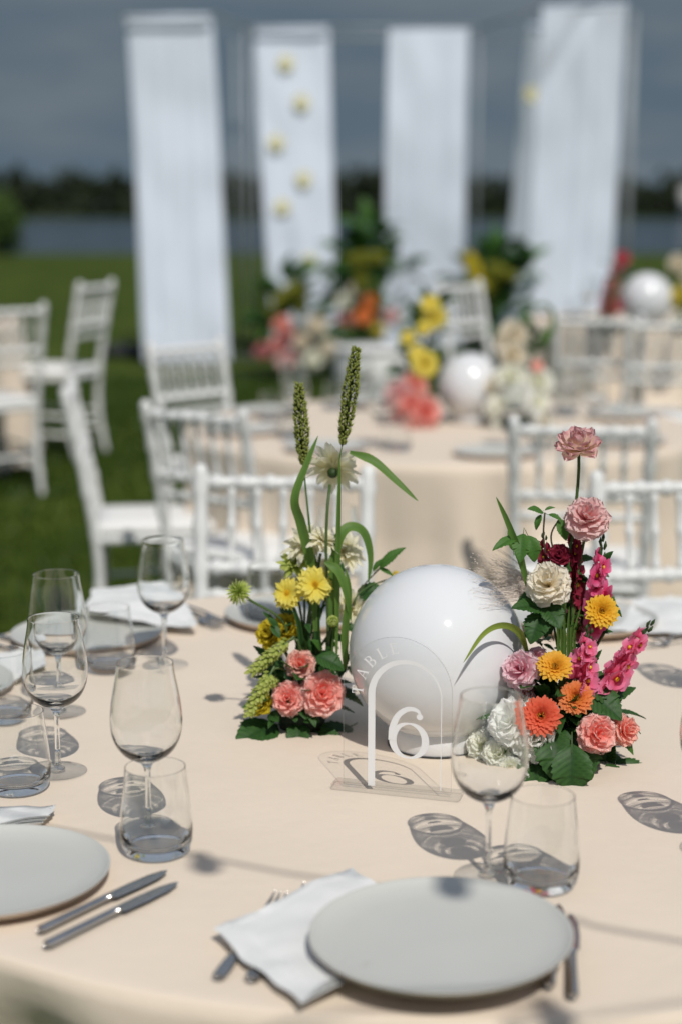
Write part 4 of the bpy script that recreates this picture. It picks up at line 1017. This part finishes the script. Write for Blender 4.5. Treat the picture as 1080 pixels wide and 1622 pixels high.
def along(root, kind, a, b, y, r, c, var, ref=UP, base=None, turn=0.):
    """spike whose axis runs from a to b in view"""
    A, B = at(a[0], a[1], y), at(b[0], b[1], y); Y_ = (B-A).normalized(); Z_ = ((CAM-A).normalized()*1.0+UP*.35); X_ = Y_.cross(Z_).normalized(); Z_ = X_.cross(Y_)
    Mx = Matrix(((X_.x, Y_.x, Z_.x, 0), (X_.y, Y_.y, Z_.y, 0), (X_.z, Y_.z, Z_.z, 0), (0, 0, 0, 1)))
    nat = 2.3 if kind == 'snapdragon' else 2.6
    sy = (B-A).length/nat
    Mx = T((A+B)/2) @ Mx @ Matrix.Diagonal((r, sy, r, 1))
    o = part(kind, bloom_mesh(kind, var), heartmats(kind, P[c], None), root, Mx)
    if base is not None:
        inv = Mx.inverted(); s0 = A; b_ = Vector(base); ln = (s0-b_).length
        mb = MB(); tube(mb, [inv @ p for p in bez(s0, s0-Y_*ln*.3, b_+Vector((0, 0, ln*.3)), b_, 8)], .08, 5); 
        v2 = MB(); tube(v2, bez(s0, s0-Y_*ln*.3, b_+Vector((0, 0, ln*.3)), b_, 8), .0018, 6); v2.v = [tuple(inv @ Vector(q)) for q in v2.v]; part('stem', v2, M['stem'], o, Mx)
    return o
along(rootL, 'bract_cluster', (458, 1015), (402, 1062), YL-.03, .020, 'limebud', 0, base=bL)
along(rootL, 'bract_cluster', (430, 1065), (396, 1128), YL-.05, .022, 'limebud', 1, base=bL)
along(rootL, 'bract_cluster', (440, 1085), (418, 1075), YL-.05, .018, 'lime', 2)
# big leaves low down
leafuv(rootL, (440, 1148), (376, 1178), YL-.02, YL-.07, 0, 2, extra=1.0)
leafuv(rootL, (500, 1040), (545, 1056), YL-.06, YL-.075, 1, 2)
leafuv(rootL, (475, 1145), (470, 1182), YL-.03, YL-.07, 2, 2)
leafuv(rootL, (555, 1150), (505, 1180), YL-.0, YL-.06, 3, 1)
leafuv(rootL, (500, 1160), (545, 1182), YL-.03, YL-.06, 4, 1)
leafuv(rootL, (560, 950), (612, 925), YL+.03, YL+.02, 2, 1)
leafuv(rootL, (430, 990), (444, 1010), YL-.03, YL-.04, 3, 1); leafuv(rootL, (424, 978), (446, 1000), YL-.03, YL-.03, 1, 0)
leafuv(rootL, (545, 905), (528, 880), YL+.02, YL+.02, 1, 0); leafuv(rootL, (520, 900), (545, 930), YL+.03, YL+.02, 2, 0)
rg = random.Random(77)
for k in range(26):
    u, v_ = rg.uniform(430, 572), rg.uniform(945, 1075); leaf(rootL, at(u, v_, YL+rg.uniform(-.0, .045)), (rg.uniform(-.8, .8), -.3, rg.uniform(-.4, .9)), rg.uniform(.018, .034), rg.randrange(5), rg.choice((0, 0, 1)), 'leaf' if rg.random() < .75 else 'leaf2')
for (a, b, w_) in [((600, 900), (640, 868), 0), ((600, 900), (622, 912), 0), ((590, 905), (606, 885), 0)]:
    leafuv(rootL, a, b, YL+.03, YL+.03, 0, 0, 'leaf2')
mb = MB(); pts = spline([at(545, 985, YL), at(570, 935, YL+.02), at(600, 902, YL+.03), at(625, 884, YL+.03)], 6); tube(mb, [q-LC for q in pts], .0011, 5); part('twig', mb, M['dstem'], rootL, T(LC))
# foxtail millet heads
def foxtail(root, a, b, y, r, stempts, label=None, seed=0):
    A, B = at(a[0], a[1], y), at(b[0], b[1], y+.0); d = (B-A); L_ = d.length; dn = d.normalized(); x, y_, _ = basis(dn); rg = random.Random(seed); mb = MB()
    n = 420
    for i in range(n):
        s = (i+rg.random())/n; an = i*2.39996; bend = math.sin(s*1.5)*.006
        an += rg.gauss(0, .3); c = A+d*s; rr = r*rg.uniform(.85, 1.12)*(math.sin(PI*min(1, (.10+.9*s)*.97))**.55)*(.75+.25*math.sin(PI*s)) if s > .0 else .001
        if s < .18: rr *= .45+.55*s/.18
        o = x*math.cos(an)+y_*math.sin(an); g_ = (o*.8+dn*.9).normalized(); p0 = c+o*rr*.62; l = .0068*rg.uniform(.65, 1.35)
        u1 = g_.orthogonal().normalized(); u2 = g_.cross(u1); v = [p0]; rad_ = .0021
        for k in range(4): v.append(p0+g_*l*.5+(u1*math.cos(k*PI/2)+u2*math.sin(k*PI/2))*rad_)
        v.append(p0+g_*l); tt = [.1]+[.75]*4+[1.]
        mb.add([q-A for q in v], [(0, 1, 2), (0, 2, 3), (0, 3, 4), (0, 4, 1), (5, 2, 1), (5, 3, 2), (5, 4, 3), (5, 1, 4)], tt)
        if True:
            e = p0+g_*l+ (o*1.2+dn*.9).normalized()*.0055*rg.uniform(.6, 1.5); w2 = u1*.00018
            mb.add([p0+g_*l*.6-w2-A, p0+g_*l*.6+w2-A, e-A], [(0, 1, 2)], [1., 1., 1.])
    tube(mb, [Vector((0, 0, 0)), d*.3, d*.9], [r*.1, r*.34, r*.2], 6, 0, t=0.)
    o = part('foxtail', mb, M['seed'], root, T(A))
    mb = MB(); pts = spline([A+d*.02]+[at(*q, y) for q in stempts], 6); tube(mb, [q-A for q in pts], [.0009+.0012*min(1, i/len(pts)*2) for i in range(len(pts))], 6); part('stem', mb, M['blade'], o, T(A))
    return o
foxtail(rootL, (481, 738), (474, 610), YL+.01, .0110, [(484, 770), (492, 850), (500, 950), (505, 1060)], seed=1)
foxtail(rootL, (542, 706), (564, 553), YL-.01, .0125, [(537, 735), (536, 800), (534, 900), (528, 1010), (522, 1080)], seed=2)
def bl(root, pts, w_, m='blade'): return blade(root, [at(u, v_, y) for u, v_, y in pts], w_, m)
bl(rootL, [(500, 1000, YL), (494, 900, YL), (478, 830, YL-.01), (468, 790, YL-.02), (486, 735, YL-.01), (504, 690, YL)], .0165)
bl(rootL, [(533, 1040, YL-.02), (535, 900, YL-.02), (537, 800, YL-.02), (538, 722, YL-.02)], .0085)
bl(rootL, [(554, 716, YL), (590, 730, YL-.01), (625, 760, YL-.02), (662, 794, YL-.03)], .0135)
bl(rootL, [(524, 980, YL-.01), (530, 880, YL-.01), (548, 838, YL), (574, 842, YL+.01), (586, 880, YL+.02), (583, 925, YL+.02)], .0165)
bl(rootL, [(515, 890, YL-.03), (535, 905, YL-.035), (548, 940, YL-.035), (556, 985, YL-.03)], .014)
bl(rootL, [(546, 1060, YL-.02), (547, 1000, YL-.03), (553, 940, YL-.03), (548, 900, YL-.02)], .012)
bl(rootL, [(478, 1060, YL-.01), (476, 1000, YL-.01), (462, 950, YL-.01)], .010, 'leaf')
bl(rootL, [(510, 1070, YL), (503, 1000, YL), (506, 950, YL)], .012, 'leaf')
bl(rootL, [(520, 1070, YL+.01), (523, 1000, YL+.01), (529, 940, YL+.01)], .011, 'leaf')
# ---- right bouquet
RC = tz(895, 1200); rootR = thing('bouquet', 'tall bouquet of zinnias, pink snapdragons and white carnations right of the globe', 'flower arrangement', (RC.x, RC.y, TZ), 0, 'table flower arrangements')
holder(rootR, (RC.x, RC.y, TZ), .05, .05); bR = Vector((RC.x, RC.y, TZ+.045)); YR = RC.y
rg = random.Random(33)
fill_leaves(rootR, (RC.x-.005, RC.y, TZ+.04), .078, .05, .10, 74, .052, rg, pro=.97)
fill_leaves(rootR, (RC.x-.012, RC.y+.01, TZ+.14), .055, .035, .09, 18, .04, rg, pro=.9, wide=(0, 1))
def fl(kind, u, v_, dy, r, c, f_=(0, 0, .25), va=0, base=None, **k):
    p = at(u, v_, YR+dy); flower(rootR, kind, p, r, c, (CAM-p).normalized()+Vector(f_), va, base=base if base is not None else bR, **k)
fl('rose', 915, 697, 0, .0255, 'rosecream', (0, .5, .9), 0, base=at(893, 980, YR))
fl('carnation', 930, 818, -.01, .0315, 'blush', (.1, .2, .5), 3, base=at(905, 985, YR))
fl('carnation', 867, 922, -.03, .0315, 'cream', (-.2, 0, .7), 4, base=at(893, 1060, YR))
fl('zinnia', 952, 968, -.03, .0245, 'gold', (.25, 0, .12), 0)
fl('zinnia', 878, 1056, -.06, .0250, 'amber', (0, 0, .75), 1)
fl('zinnia', 911, 1106, -.065, .0250, 'orange', (-.05, 0, .25), 2)
fl('zinnia', 856, 1134, -.08, .0285, 'coral', (0, 0, .05), 3)
fl('carnation', 824, 1060, -.04, .0285, 'mauve', (-.4, 0, .3), 5)
fl('carnation', 848, 1042, -.01, .018, 'mauve', (-.1, 0, .5), 2)
fl('carnation', 810, 1144, -.062, .037, 'white', (-.35, 0, .3), 0)
fl('carnation', 846, 1168, -.065, .034, 'white', (.1, 0, -.1), 1)
fl('carnation', 826, 1108, -.03, .019, 'white', (-.1, 0, .6), 2)
fl('carnation', 762, 1180, -.015, .030, 'ivory', (-.3, 0, .5), 2)
fl('carnation', 790, 1200, -.055, .027, 'ivory', (-.1, 0, .2), 3)
fl('carnation', 812, 1230, -.075, .026, 'ivory', (-.1, 0, .0), 4)
fl('carnation', 946, 1162, -.085, .0285, 'pink', (.3, 0, .1), 0)
fl('carnation', 990, 1156, -.05, .0225, 'coralpink', (.9, 0, .1), 1)
fl('carnation', 945, 1150, -.03, .02, 'pink', (.1, 0, .6), 3)
along(rootR, 'snapdragon', (918, 1088), (930, 1010), YR-.04, .029, 'hotpink', 0, base=bR)
along(rootR, 'snapdragon', (962, 1085), (1018, 1006), YR-.02, .027, 'hotpink', 1, base=bR)
along(rootR, 'snapdragon', (942, 990), (952, 880), YR+.0, .027, 'magenta', 2, base=bR)
along(rootR, 'snapdragon', (905, 940), (908, 850), YR+.02, .023, 'burgundy', 0, base=bR)
along(rootR, 'snapdragon', (868, 930), (862, 862), YR+.02, .020, 'burgundy', 1, base=bR)
along(rootR, 'snapdragon', (915, 1000), (905, 905), YR+.03, .021, 'dustypink', 2, base=bR)
fl('rose', 885, 878, .0, .013, 'burgundy', (0, 0, .3), 2)
fl('snapdragon', 830, 1090, -.02, .012, 'dustypink', (-.3, 0, .3), 1)
fl('button_flower', 968, 976, -.02, .007, 'orange', (0, 0, 0), 0)
rg = random.Random(78)
for k in range(34):
    u, v_ = rg.uniform(850, 960), rg.uniform(885, 1100); leaf(rootR, at(u, v_, YR+rg.uniform(.0, .05)), (rg.uniform(-.8, .8), -.3, rg.uniform(-.4, .9)), rg.uniform(.018, .036), rg.randrange(5), rg.choice((0, 1, 1)), 'leaf' if rg.random() < .85 else 'leaf2')
# leaves placed where they show
for a, b, y0, y1, va, wd, m in [
    ((822, 850), (781, 870), 0, -.02, 0, 0, 'leaf2'), ((828, 845), (822, 886), 0, -.03, 1, 1, 'leaf2'), ((835, 848), (850, 888), 0, -.02, 2, 1, 'leaf2'), ((812, 872), (806, 838), .02, .02, 1, 0, 'leaf2'),
    ((860, 812), (836, 806), .01, 0, 0, 1, 'leaf2'), ((862, 808), (878, 802), .01, .01, 1, 0, 'leaf2'), ((856, 815), (846, 838), .01, 0, 2, 0, 'leaf2'), ((885, 822), (896, 855), .01, 0, 3, 1, 'leaf2'), ((868, 815), (890, 822), .01, 0, 4, 0, 'leaf2'),
    ((862, 965), (812, 962), -.02, -.04, 0, 1, 'leaf'), ((855, 945), (820, 944), 0, -.01, 2, 1, 'leaf'), ((862, 968), (838, 1014), -.02, -.05, 1, 2, 'leaf'), ((862, 955), (886, 994), -.02, -.05, 3, 2, 'leaf'),
    ((915, 1075), (985, 1105), -.02, -.04, 2, 2, 'leaf'), ((925, 1090), (982, 1138), -.03, -.06, 0, 2, 'leaf'), 
    ((900, 1150), (930, 1240), -.05, -.10, 1, 2, 'leaf'), ((905, 1178), (905, 1262), -.09, -.13, 2, 2, 'leaf'), ((875, 1155), (880, 1232), -.06, -.11, 4, 2, 'leaf'), ((845, 1208), (850, 1262), -.06, -.11, 0, 1, 'leaf'),
    ((975, 1205), (1025, 1240), -.02, -.04, 1, 2, 'leaf'), ((960, 1210), (985, 1248), -.03, -.06, 3, 1, 'leaf'), ((955, 1225), (965, 1180), -.01, -.02, 2, 1, 'leaf'), ((985, 1212), (968, 1190), -.01, -.02, 2, 0, 'leaf'),
    ((790, 1125), (735, 1128), 0, -.02, 4, 2, 'leaf'), ((745, 1165), (708, 1125), .03, .02, 1, 1, 'leaf'), ((800, 1190), (780, 1160), -.01, -.02, 2, 1, 'leaf'), ((880, 1220), (865, 1270), -.07, -.12, 3, 1, 'leaf'),
    ((900, 1000), (925, 985), .02, .01, 0, 1, 'leaf2'), ((905, 965), (880, 950), .02, .02, 1, 1, 'leaf'), ((930, 920), (955, 915), .01, .01, 2, 1, 'leaf'), ((905, 1000), (930, 960), .03, .02, 3, 1, 'leaf'), ((860, 1090), (842, 1050), -.01, -.03, 3, 1, 'leaf'), ((905, 1070), (885, 1100), -.03, -.05, 3, 1, 'leaf')]:
    leafuv(rootR, a, b, YR+y0, YR+y1, va, wd, m)
bl(rootR, [(838, 940, YR), (820, 870, YR-.01), (803, 825, YR-.01), (785, 787, YR-.01)], .0105)
bl(rootR, [(836, 1038, YR-.01), (822, 1002, YR-.03), (795, 990, YR-.05), (765, 1004, YR-.07), (733, 1050, YR-.09)], .0105, 'blade2')
for k in range(6): bl(rootR, [(880+k*7, 1075, YR-.01), (884+k*5, 1010, YR-.005), (874+k*9, 960, YR)], .0045, 'blade')
mb = MB()
for pts in ([(868, 985), (866, 900), (860, 850), (862, 812)], [(872, 990), (880, 900), (872, 850), (885, 822)]):
    tube(mb, [q-RC for q in spline([at(u, v_, YR+.01) for u, v_ in pts], 6)], .0013, 5)
part('twig', mb, M['dstem'], rootR, T(RC))
# fine panicle grass, a haze of hair-thin branches
rg = random.Random(8); mb = MB(); s0 = at(842, 985, YR+.02)
M['hair'] = princ('panicle_hair', (.74, .64, .56), .7, .05)
for k in range(260):
    ang = rg.uniform(-.62, .72); ln = rg.uniform(.03, .088); o0 = at(838, 930, YR+.02)+Vector((rg.uniform(-.004, .004), 0, rg.uniform(-.02, .02)))
    d = Vector((-math.cos(ang), rg.uniform(-.5, .5), math.sin(ang)*.8+.15)).normalized(); e = o0+d*ln
    tube(mb, [o0-s0, o0+d*ln*.5+Vector((0, 0, .002))-s0, e-s0], [.00022, .00018, .00012], 3, cap=False)
    if rg.random() < .6: q = e-s0; tube(mb, [q-d*.0012, q, q+d*.0014], [.0001, .0006, .0001], 4, cap=False)
tube(mb, [Vector((0, 0, 0)), at(838, 930, YR+.02)-s0], .0006, 4)
tag(part('panicle_grass', mb, M['hair'], rootR, T(s0)), kind='stuff')

# ------------------------------------------------------------------ blurred bouquets farther off
def bouquet(label, cen, items, fol, seed, lsize=.09, nleaf=26, group='table flower arrangements'):
    cen = Vector(cen); root = thing('bouquet', label, 'flower arrangement', cen, 0, group); rg = random.Random(seed)
    holder(root, cen, .05, .05)
    sh = .35 if 'floor' in group else .07
    for kind, u, v_, y, r, c in items:
        r *= .88 if sh > .1 else (1.0 if y > 7 else 1.3); p = at(u, v_, y-sh); flower(root, kind, p, r, c, (CAM-p).normalized()+Vector((rg.uniform(-.3, .3), 0, rg.uniform(0, .5))), rg.randrange(3), base=cen+Vector((0, 0, .04)), stem=.003, seg=5)
    for (u, v_, y, rx, rz_, n) in fol:
        p = at(u, v_, y); fill_leaves(root, p, rx, rx*.8, rz_, int(n*.8), lsize, rg, pro=.5)
    return root
y2 = g2.y
bouquet('blurred pink and yellow bouquet left of the middle table globe', onz(650, 672, .7535), [('carnation', 632, 625, y2-.06, .046, 'blush'), ('carnation', 655, 610, y2-.02, .040, 'coralpink'), ('carnation', 672, 652, y2-.10, .048, 'pink'), ('carnation', 628, 655, y2-.05, .040, 'blush'), ('rose', 664, 676, y2-.12, .036, 'coralpink'), ('carnation', 650, 640, y2-.09, .04, 'pink'), ('zinnia', 672, 577, y2-.02, .040, 'yellow'), ('daisy', 686, 502, y2+.02, .040, 'yellow'), ('daisy', 680, 482, y2+.02, .032, 'yellow'), ('daisy', 645, 535, y2, .024, 'yellow'), ('daisy', 660, 560, y2, .028, 'yellow'), ('daisy', 670, 520, y2, .022, 'yellow')],
        [(660, 600, y2+.03, .07, .12, 40), (668, 540, y2+.03, .055, .15, 40), (645, 665, y2, .09, .05, 26), (690, 500, y2+.03, .03, .08, 12)], 1, .08)
bouquet('blurred cream bouquet right of the middle table globe', onz(815, 680, .7535), [('carnation', 796, 645, y2-.10, .050, 'ivory'), ('carnation', 830, 662, y2-.12, .046, 'white'), ('carnation', 808, 600, y2-.08, .050, 'ivory'), ('carnation', 800, 672, y2-.13, .042, 'ivory'), ('carnation', 812, 562, y2-.05, .040, 'cream'), ('carnation', 852, 605, y2-.06, .044, 'ivory'), ('zinnia', 850, 580, y2-.08, .018, 'coralpink'), ('rose', 812, 528, y2-.0, .036, 'cream'), ('carnation', 846, 636, y2-.09, .040, 'ivory'), ('carnation', 822, 628, y2-.12, .042, 'white'), ('carnation', 785, 612, y2-.05, .034, 'cream'), ('carnation', 800, 545, y2, .034, 'cream'), ('carnation', 858, 672, y2-.1, .034, 'cream')],
        [(822, 620, y2+.05, .11, .14, 46), (785, 660, y2, .06, .06, 20), (838, 560, y2+.05, .06, .12, 26)], 2, .08)
r2 = bpy.data.objects.get('bouquet.003')
bl(r2, [(858, 560, y2), (876, 505, y2), (862, 482, y2), (838, 490, y2)], .018)
y3 = g3.y
bouquet('blurred red snapdragon bouquet left of the far globe', onz(965, 528, g3z), [('rose', 966, 482, y3, .045, 'red'), ('rose', 986, 408, y3, .032, 'red'), ('rose', 974, 428, y3, .026, 'dustypink'), ('rose', 958, 470, y3, .022, 'dustypink'), ('carnation', 968, 452, y3, .04, 'dustypink'), ('carnation', 964, 515, y3, .05, 'ivory')],
        [(968, 500, y3+.05, .07, .08, 18), (978, 440, y3+.05, .03, .14, 14)], 3)
bouquet('blurred yellow and cream bouquet at the right edge beyond the far globe', onz(1082, 528, g3z), [('carnation', 1072, 418, y3, .05, 'cream'), ('carnation', 1078, 470, y3, .06, 'yellow'), ('carnation', 1076, 515, y3, .06, 'ivory'), ('carnation', 1090, 445, y3, .05, 'cream')],
        [(1080, 490, y3+.05, .09, .12, 26), (1082, 440, y3+.05, .05, .12, 14)], 4)
yf = 12.9; gz = .2
def gp_(u, y): p = at(u, 500, y); return Vector((p.x, y, ground(y)))
bouquet('blurred floor bouquet of salmon and cream flowers on the lawn below the yellow-flowered banner', gp_(470, yf), [('carnation', 448, 515, yf, .09, 'coralpink'), ('carnation', 456, 570, yf, .10, 'blush'), ('carnation', 416, 556, yf, .08, 'dustypink'), ('carnation', 502, 515, yf, .10, 'cream'), ('carnation', 478, 540, yf, .08, 'cream'), ('carnation', 522, 552, yf, .09, 'cream'), ('carnation', 497, 570, yf, .09, 'ivory'), ('carnation', 440, 545, yf, .07, 'pink'), ('bract_cluster', 456, 462, yf, .10, 'olive'), ('bract_cluster', 438, 488, yf, .09, 'olive'), ('bract_cluster', 476, 482, yf, .09, 'olive'), ('carnation', 455, 532, yf, .08, 'dustypink')],
        [(460, 520, yf+.1, .32, .30, 46), (455, 480, yf+.15, .20, .28, 36), (500, 560, yf, .25, .2, 24)], 5, .22, group='floor flower arrangements')
yg = 13.4
bouquet('blurred floor bouquet with orange flowers and tall greenery between two banners', gp_(580, yg), [('zinnia', 575, 500, yg, .09, 'orange'), ('zinnia', 585, 478, yg, .07, 'orange'), ('carnation', 565, 460, yg, .08, 'cream'), ('carnation', 600, 522, yg, .06, 'yellow'), ('carnation', 545, 478, yg, .08, 'ivory'), ('bract_cluster', 585, 410, yg, .13, 'olive'), ('bract_cluster', 570, 440, yg, .12, 'olive'), ('carnation', 618, 500, yg, .08, 'blush'), ('carnation', 545, 510, yg, .08, 'dustypink')],
        [(570, 440, yg+.1, .22, .40, 60), (550, 500, yg, .25, .25, 34), (588, 400, yg+.1, .16, .28, 34), (600, 520, yg, .26, .22, 30), (625, 440, yg+.3, .14, .2, 12)], 6, .24, group='floor flower arrangements')
bouquet('blurred floor greenery with yellow blossom between the plain and the slanting banner', gp_(770, yg+.4), [('bract_cluster', 748, 425, yg, .13, 'mustard'), ('bract_cluster', 775, 450, yg, .12, 'olive'), ('bract_cluster', 790, 430, yg, .11, 'olive'), ('carnation', 752, 452, yg, .06, 'yellow')],
        [(770, 450, yg+.2, .24, .36, 56), (785, 500, yg+.2, .28, .3, 40), (828, 440, yg+.2, .10, .34, 26), (745, 500, yg+.2, .2, .2, 20)], 7, .24, group='floor flower arrangements')
# low white plinth among the floor flowers
p = at(590, 570, 11.8); root = thing('white_plinth', 'low round white plinth on the lawn behind the foxtail heads', 'plinth', (p.x, 11.8, .2))
mb = MB(); lathe(mb, [(.001, 0), (.26, 0), (.27, .01), (.27, .30), (.26, .32), (.001, .32)], 40); part('drum', mb, M['cushion'], root, T(p.x, 11.8, .2))
mb = MB(); lathe(mb, [(.001, .321), (.29, .321), (.295, .33), (.29, .342), (.001, .344)], 40); part('top', mb, M['cushion'], root, T(p.x, 11.8, .2))

# ------------------------------------------------------------------ settings on the middle and far tables
def setting(tb, ang, idx, names, rr=.70):
    cx, cy, Rr, g = TB[tb]; a = R(ang); z = g+TZ; rad_ = Rr-.18
    p = Vector((cx+rad_*math.cos(a), cy+rad_*math.sin(a), z)); inn = Vector((-math.cos(a), -math.sin(a), 0)); sd_ = Vector((-inn.y, inn.x, 0))
    o = plate(p, names[0])
    wine_glass(p+inn*.17+sd_*-.10, names[1], 'wine glasses on the farther tables'); tumbler(p+inn*.13+sd_*-.19, names[2], 'tumblers on the farther tables')
for ang, w_ in [(150, 'on the middle table before the chair below the left banner'), (196, 'at the left end of the middle table'), (236, 'at the left front of the middle table'), (280, 'at the near edge of the middle table below the globe'), (322, 'on the middle table right behind the pale rose'), (110, 'at the far side of the middle table'), (20, 'on the middle table near the right picture edge')]:
    setting(2, ang, 0, [f'blurred plate {w_}', f'blurred wine glass {w_}', f'blurred tumbler {w_}'])
for ang, w_ in [(215, 'on the near left of the far right table'), (262, 'on the near side of the far right table'), (160, 'on the far left of the far right table')]:
    setting(3, ang, 0, [f'blurred plate {w_}', f'blurred wine glass {w_}', f'blurred tumbler {w_}'])
setting(4, 10, 0, ['blurred plate on the far left table before the lawn chair', 'blurred wine glass on the far left table before the lawn chair', 'blurred tumbler on the far left table before the lawn chair'])

# ------------------------------------------------------------------ string of lights overhead (above the frame; its shadow crosses the table)
root = thing('string_lights', 'string of bulbs strung overhead across the tables, its shadow crossing the cloth', 'string lights', (3.2, .3, 0))
K = 2.45
def lift(p, k=K): return Vector(p)+SUNV*k
main = [lift(tz(u, v_)) for u, v_ in [(318, 1355), (500, 1388), (687, 1416), (900, 1452), (1080, 1490)]]
dirn = (main[-1]-main[0]).normalized(); ends = [main[0]-dirn*2.6+Vector((0, 0, .35)), main[-1]+dirn*2.2+Vector((0, 0, .35))]
cab = spline([ends[0], main[0]-dirn*1.0+Vector((0, 0, .08))]+main+[main[-1]+dirn*.9+Vector((0, 0, .07)), ends[1]], 6)
M['bulb'] = princ('frosted_bulb', (.5, .5, .48), .25)
mb = MB(); tube(mb, cab, .0035, 6); part('cable', mb, M['dark'], root)
def bulb(p):
    mb = MB(); lathe(mb, [(.0005, -.062), (.012, -.058), (.0185, -.045), (.0185, -.032), (.012, -.018), (.009, -.014)], 14, 0); lathe(mb, [(.0095, -.016), (.0115, -.014), (.0115, .004), (.0005, .006)], 12, 1)
    part('bulb', mb, [M['bulb'], M['dark']], root, T(p))
for p in [main[0], main[2], main[0]-dirn*.62+Vector((0, 0, .03)), main[-1]+dirn*.1]: bulb(p)
c2 = [lift(tz(u, v_)) for u, v_ in [(250, 1660), (300, 1640), (560, 1600), (862, 1588), (1100, 1584)]]
d2 = (c2[-1]-c2[0]).normalized(); mb = MB(); cab2 = spline([c2[0]-d2*2.5+Vector((0, 0, .35))]+c2+[c2[-1]+d2*2.2+Vector((0, 0, .35))], 6); tube(mb, cab2, .003, 6); part('cable', mb, M['dark'], root)
bulb(c2[1]); bulb(c2[3])
for e in (ends[0], ends[1]):
    mb = MB(); tube(mb, [(e.x, e.y, 0), e+Vector((0, 0, .03))], .03, 10); part('pole', mb, M['pipe'], root)
for e in (cab2[0], cab2[-1]):
    mb = MB(); tube(mb, [(e.x, e.y, 0), e+Vector((0, 0, .03))], .03, 10); part('pole', mb, M['pipe'], root)
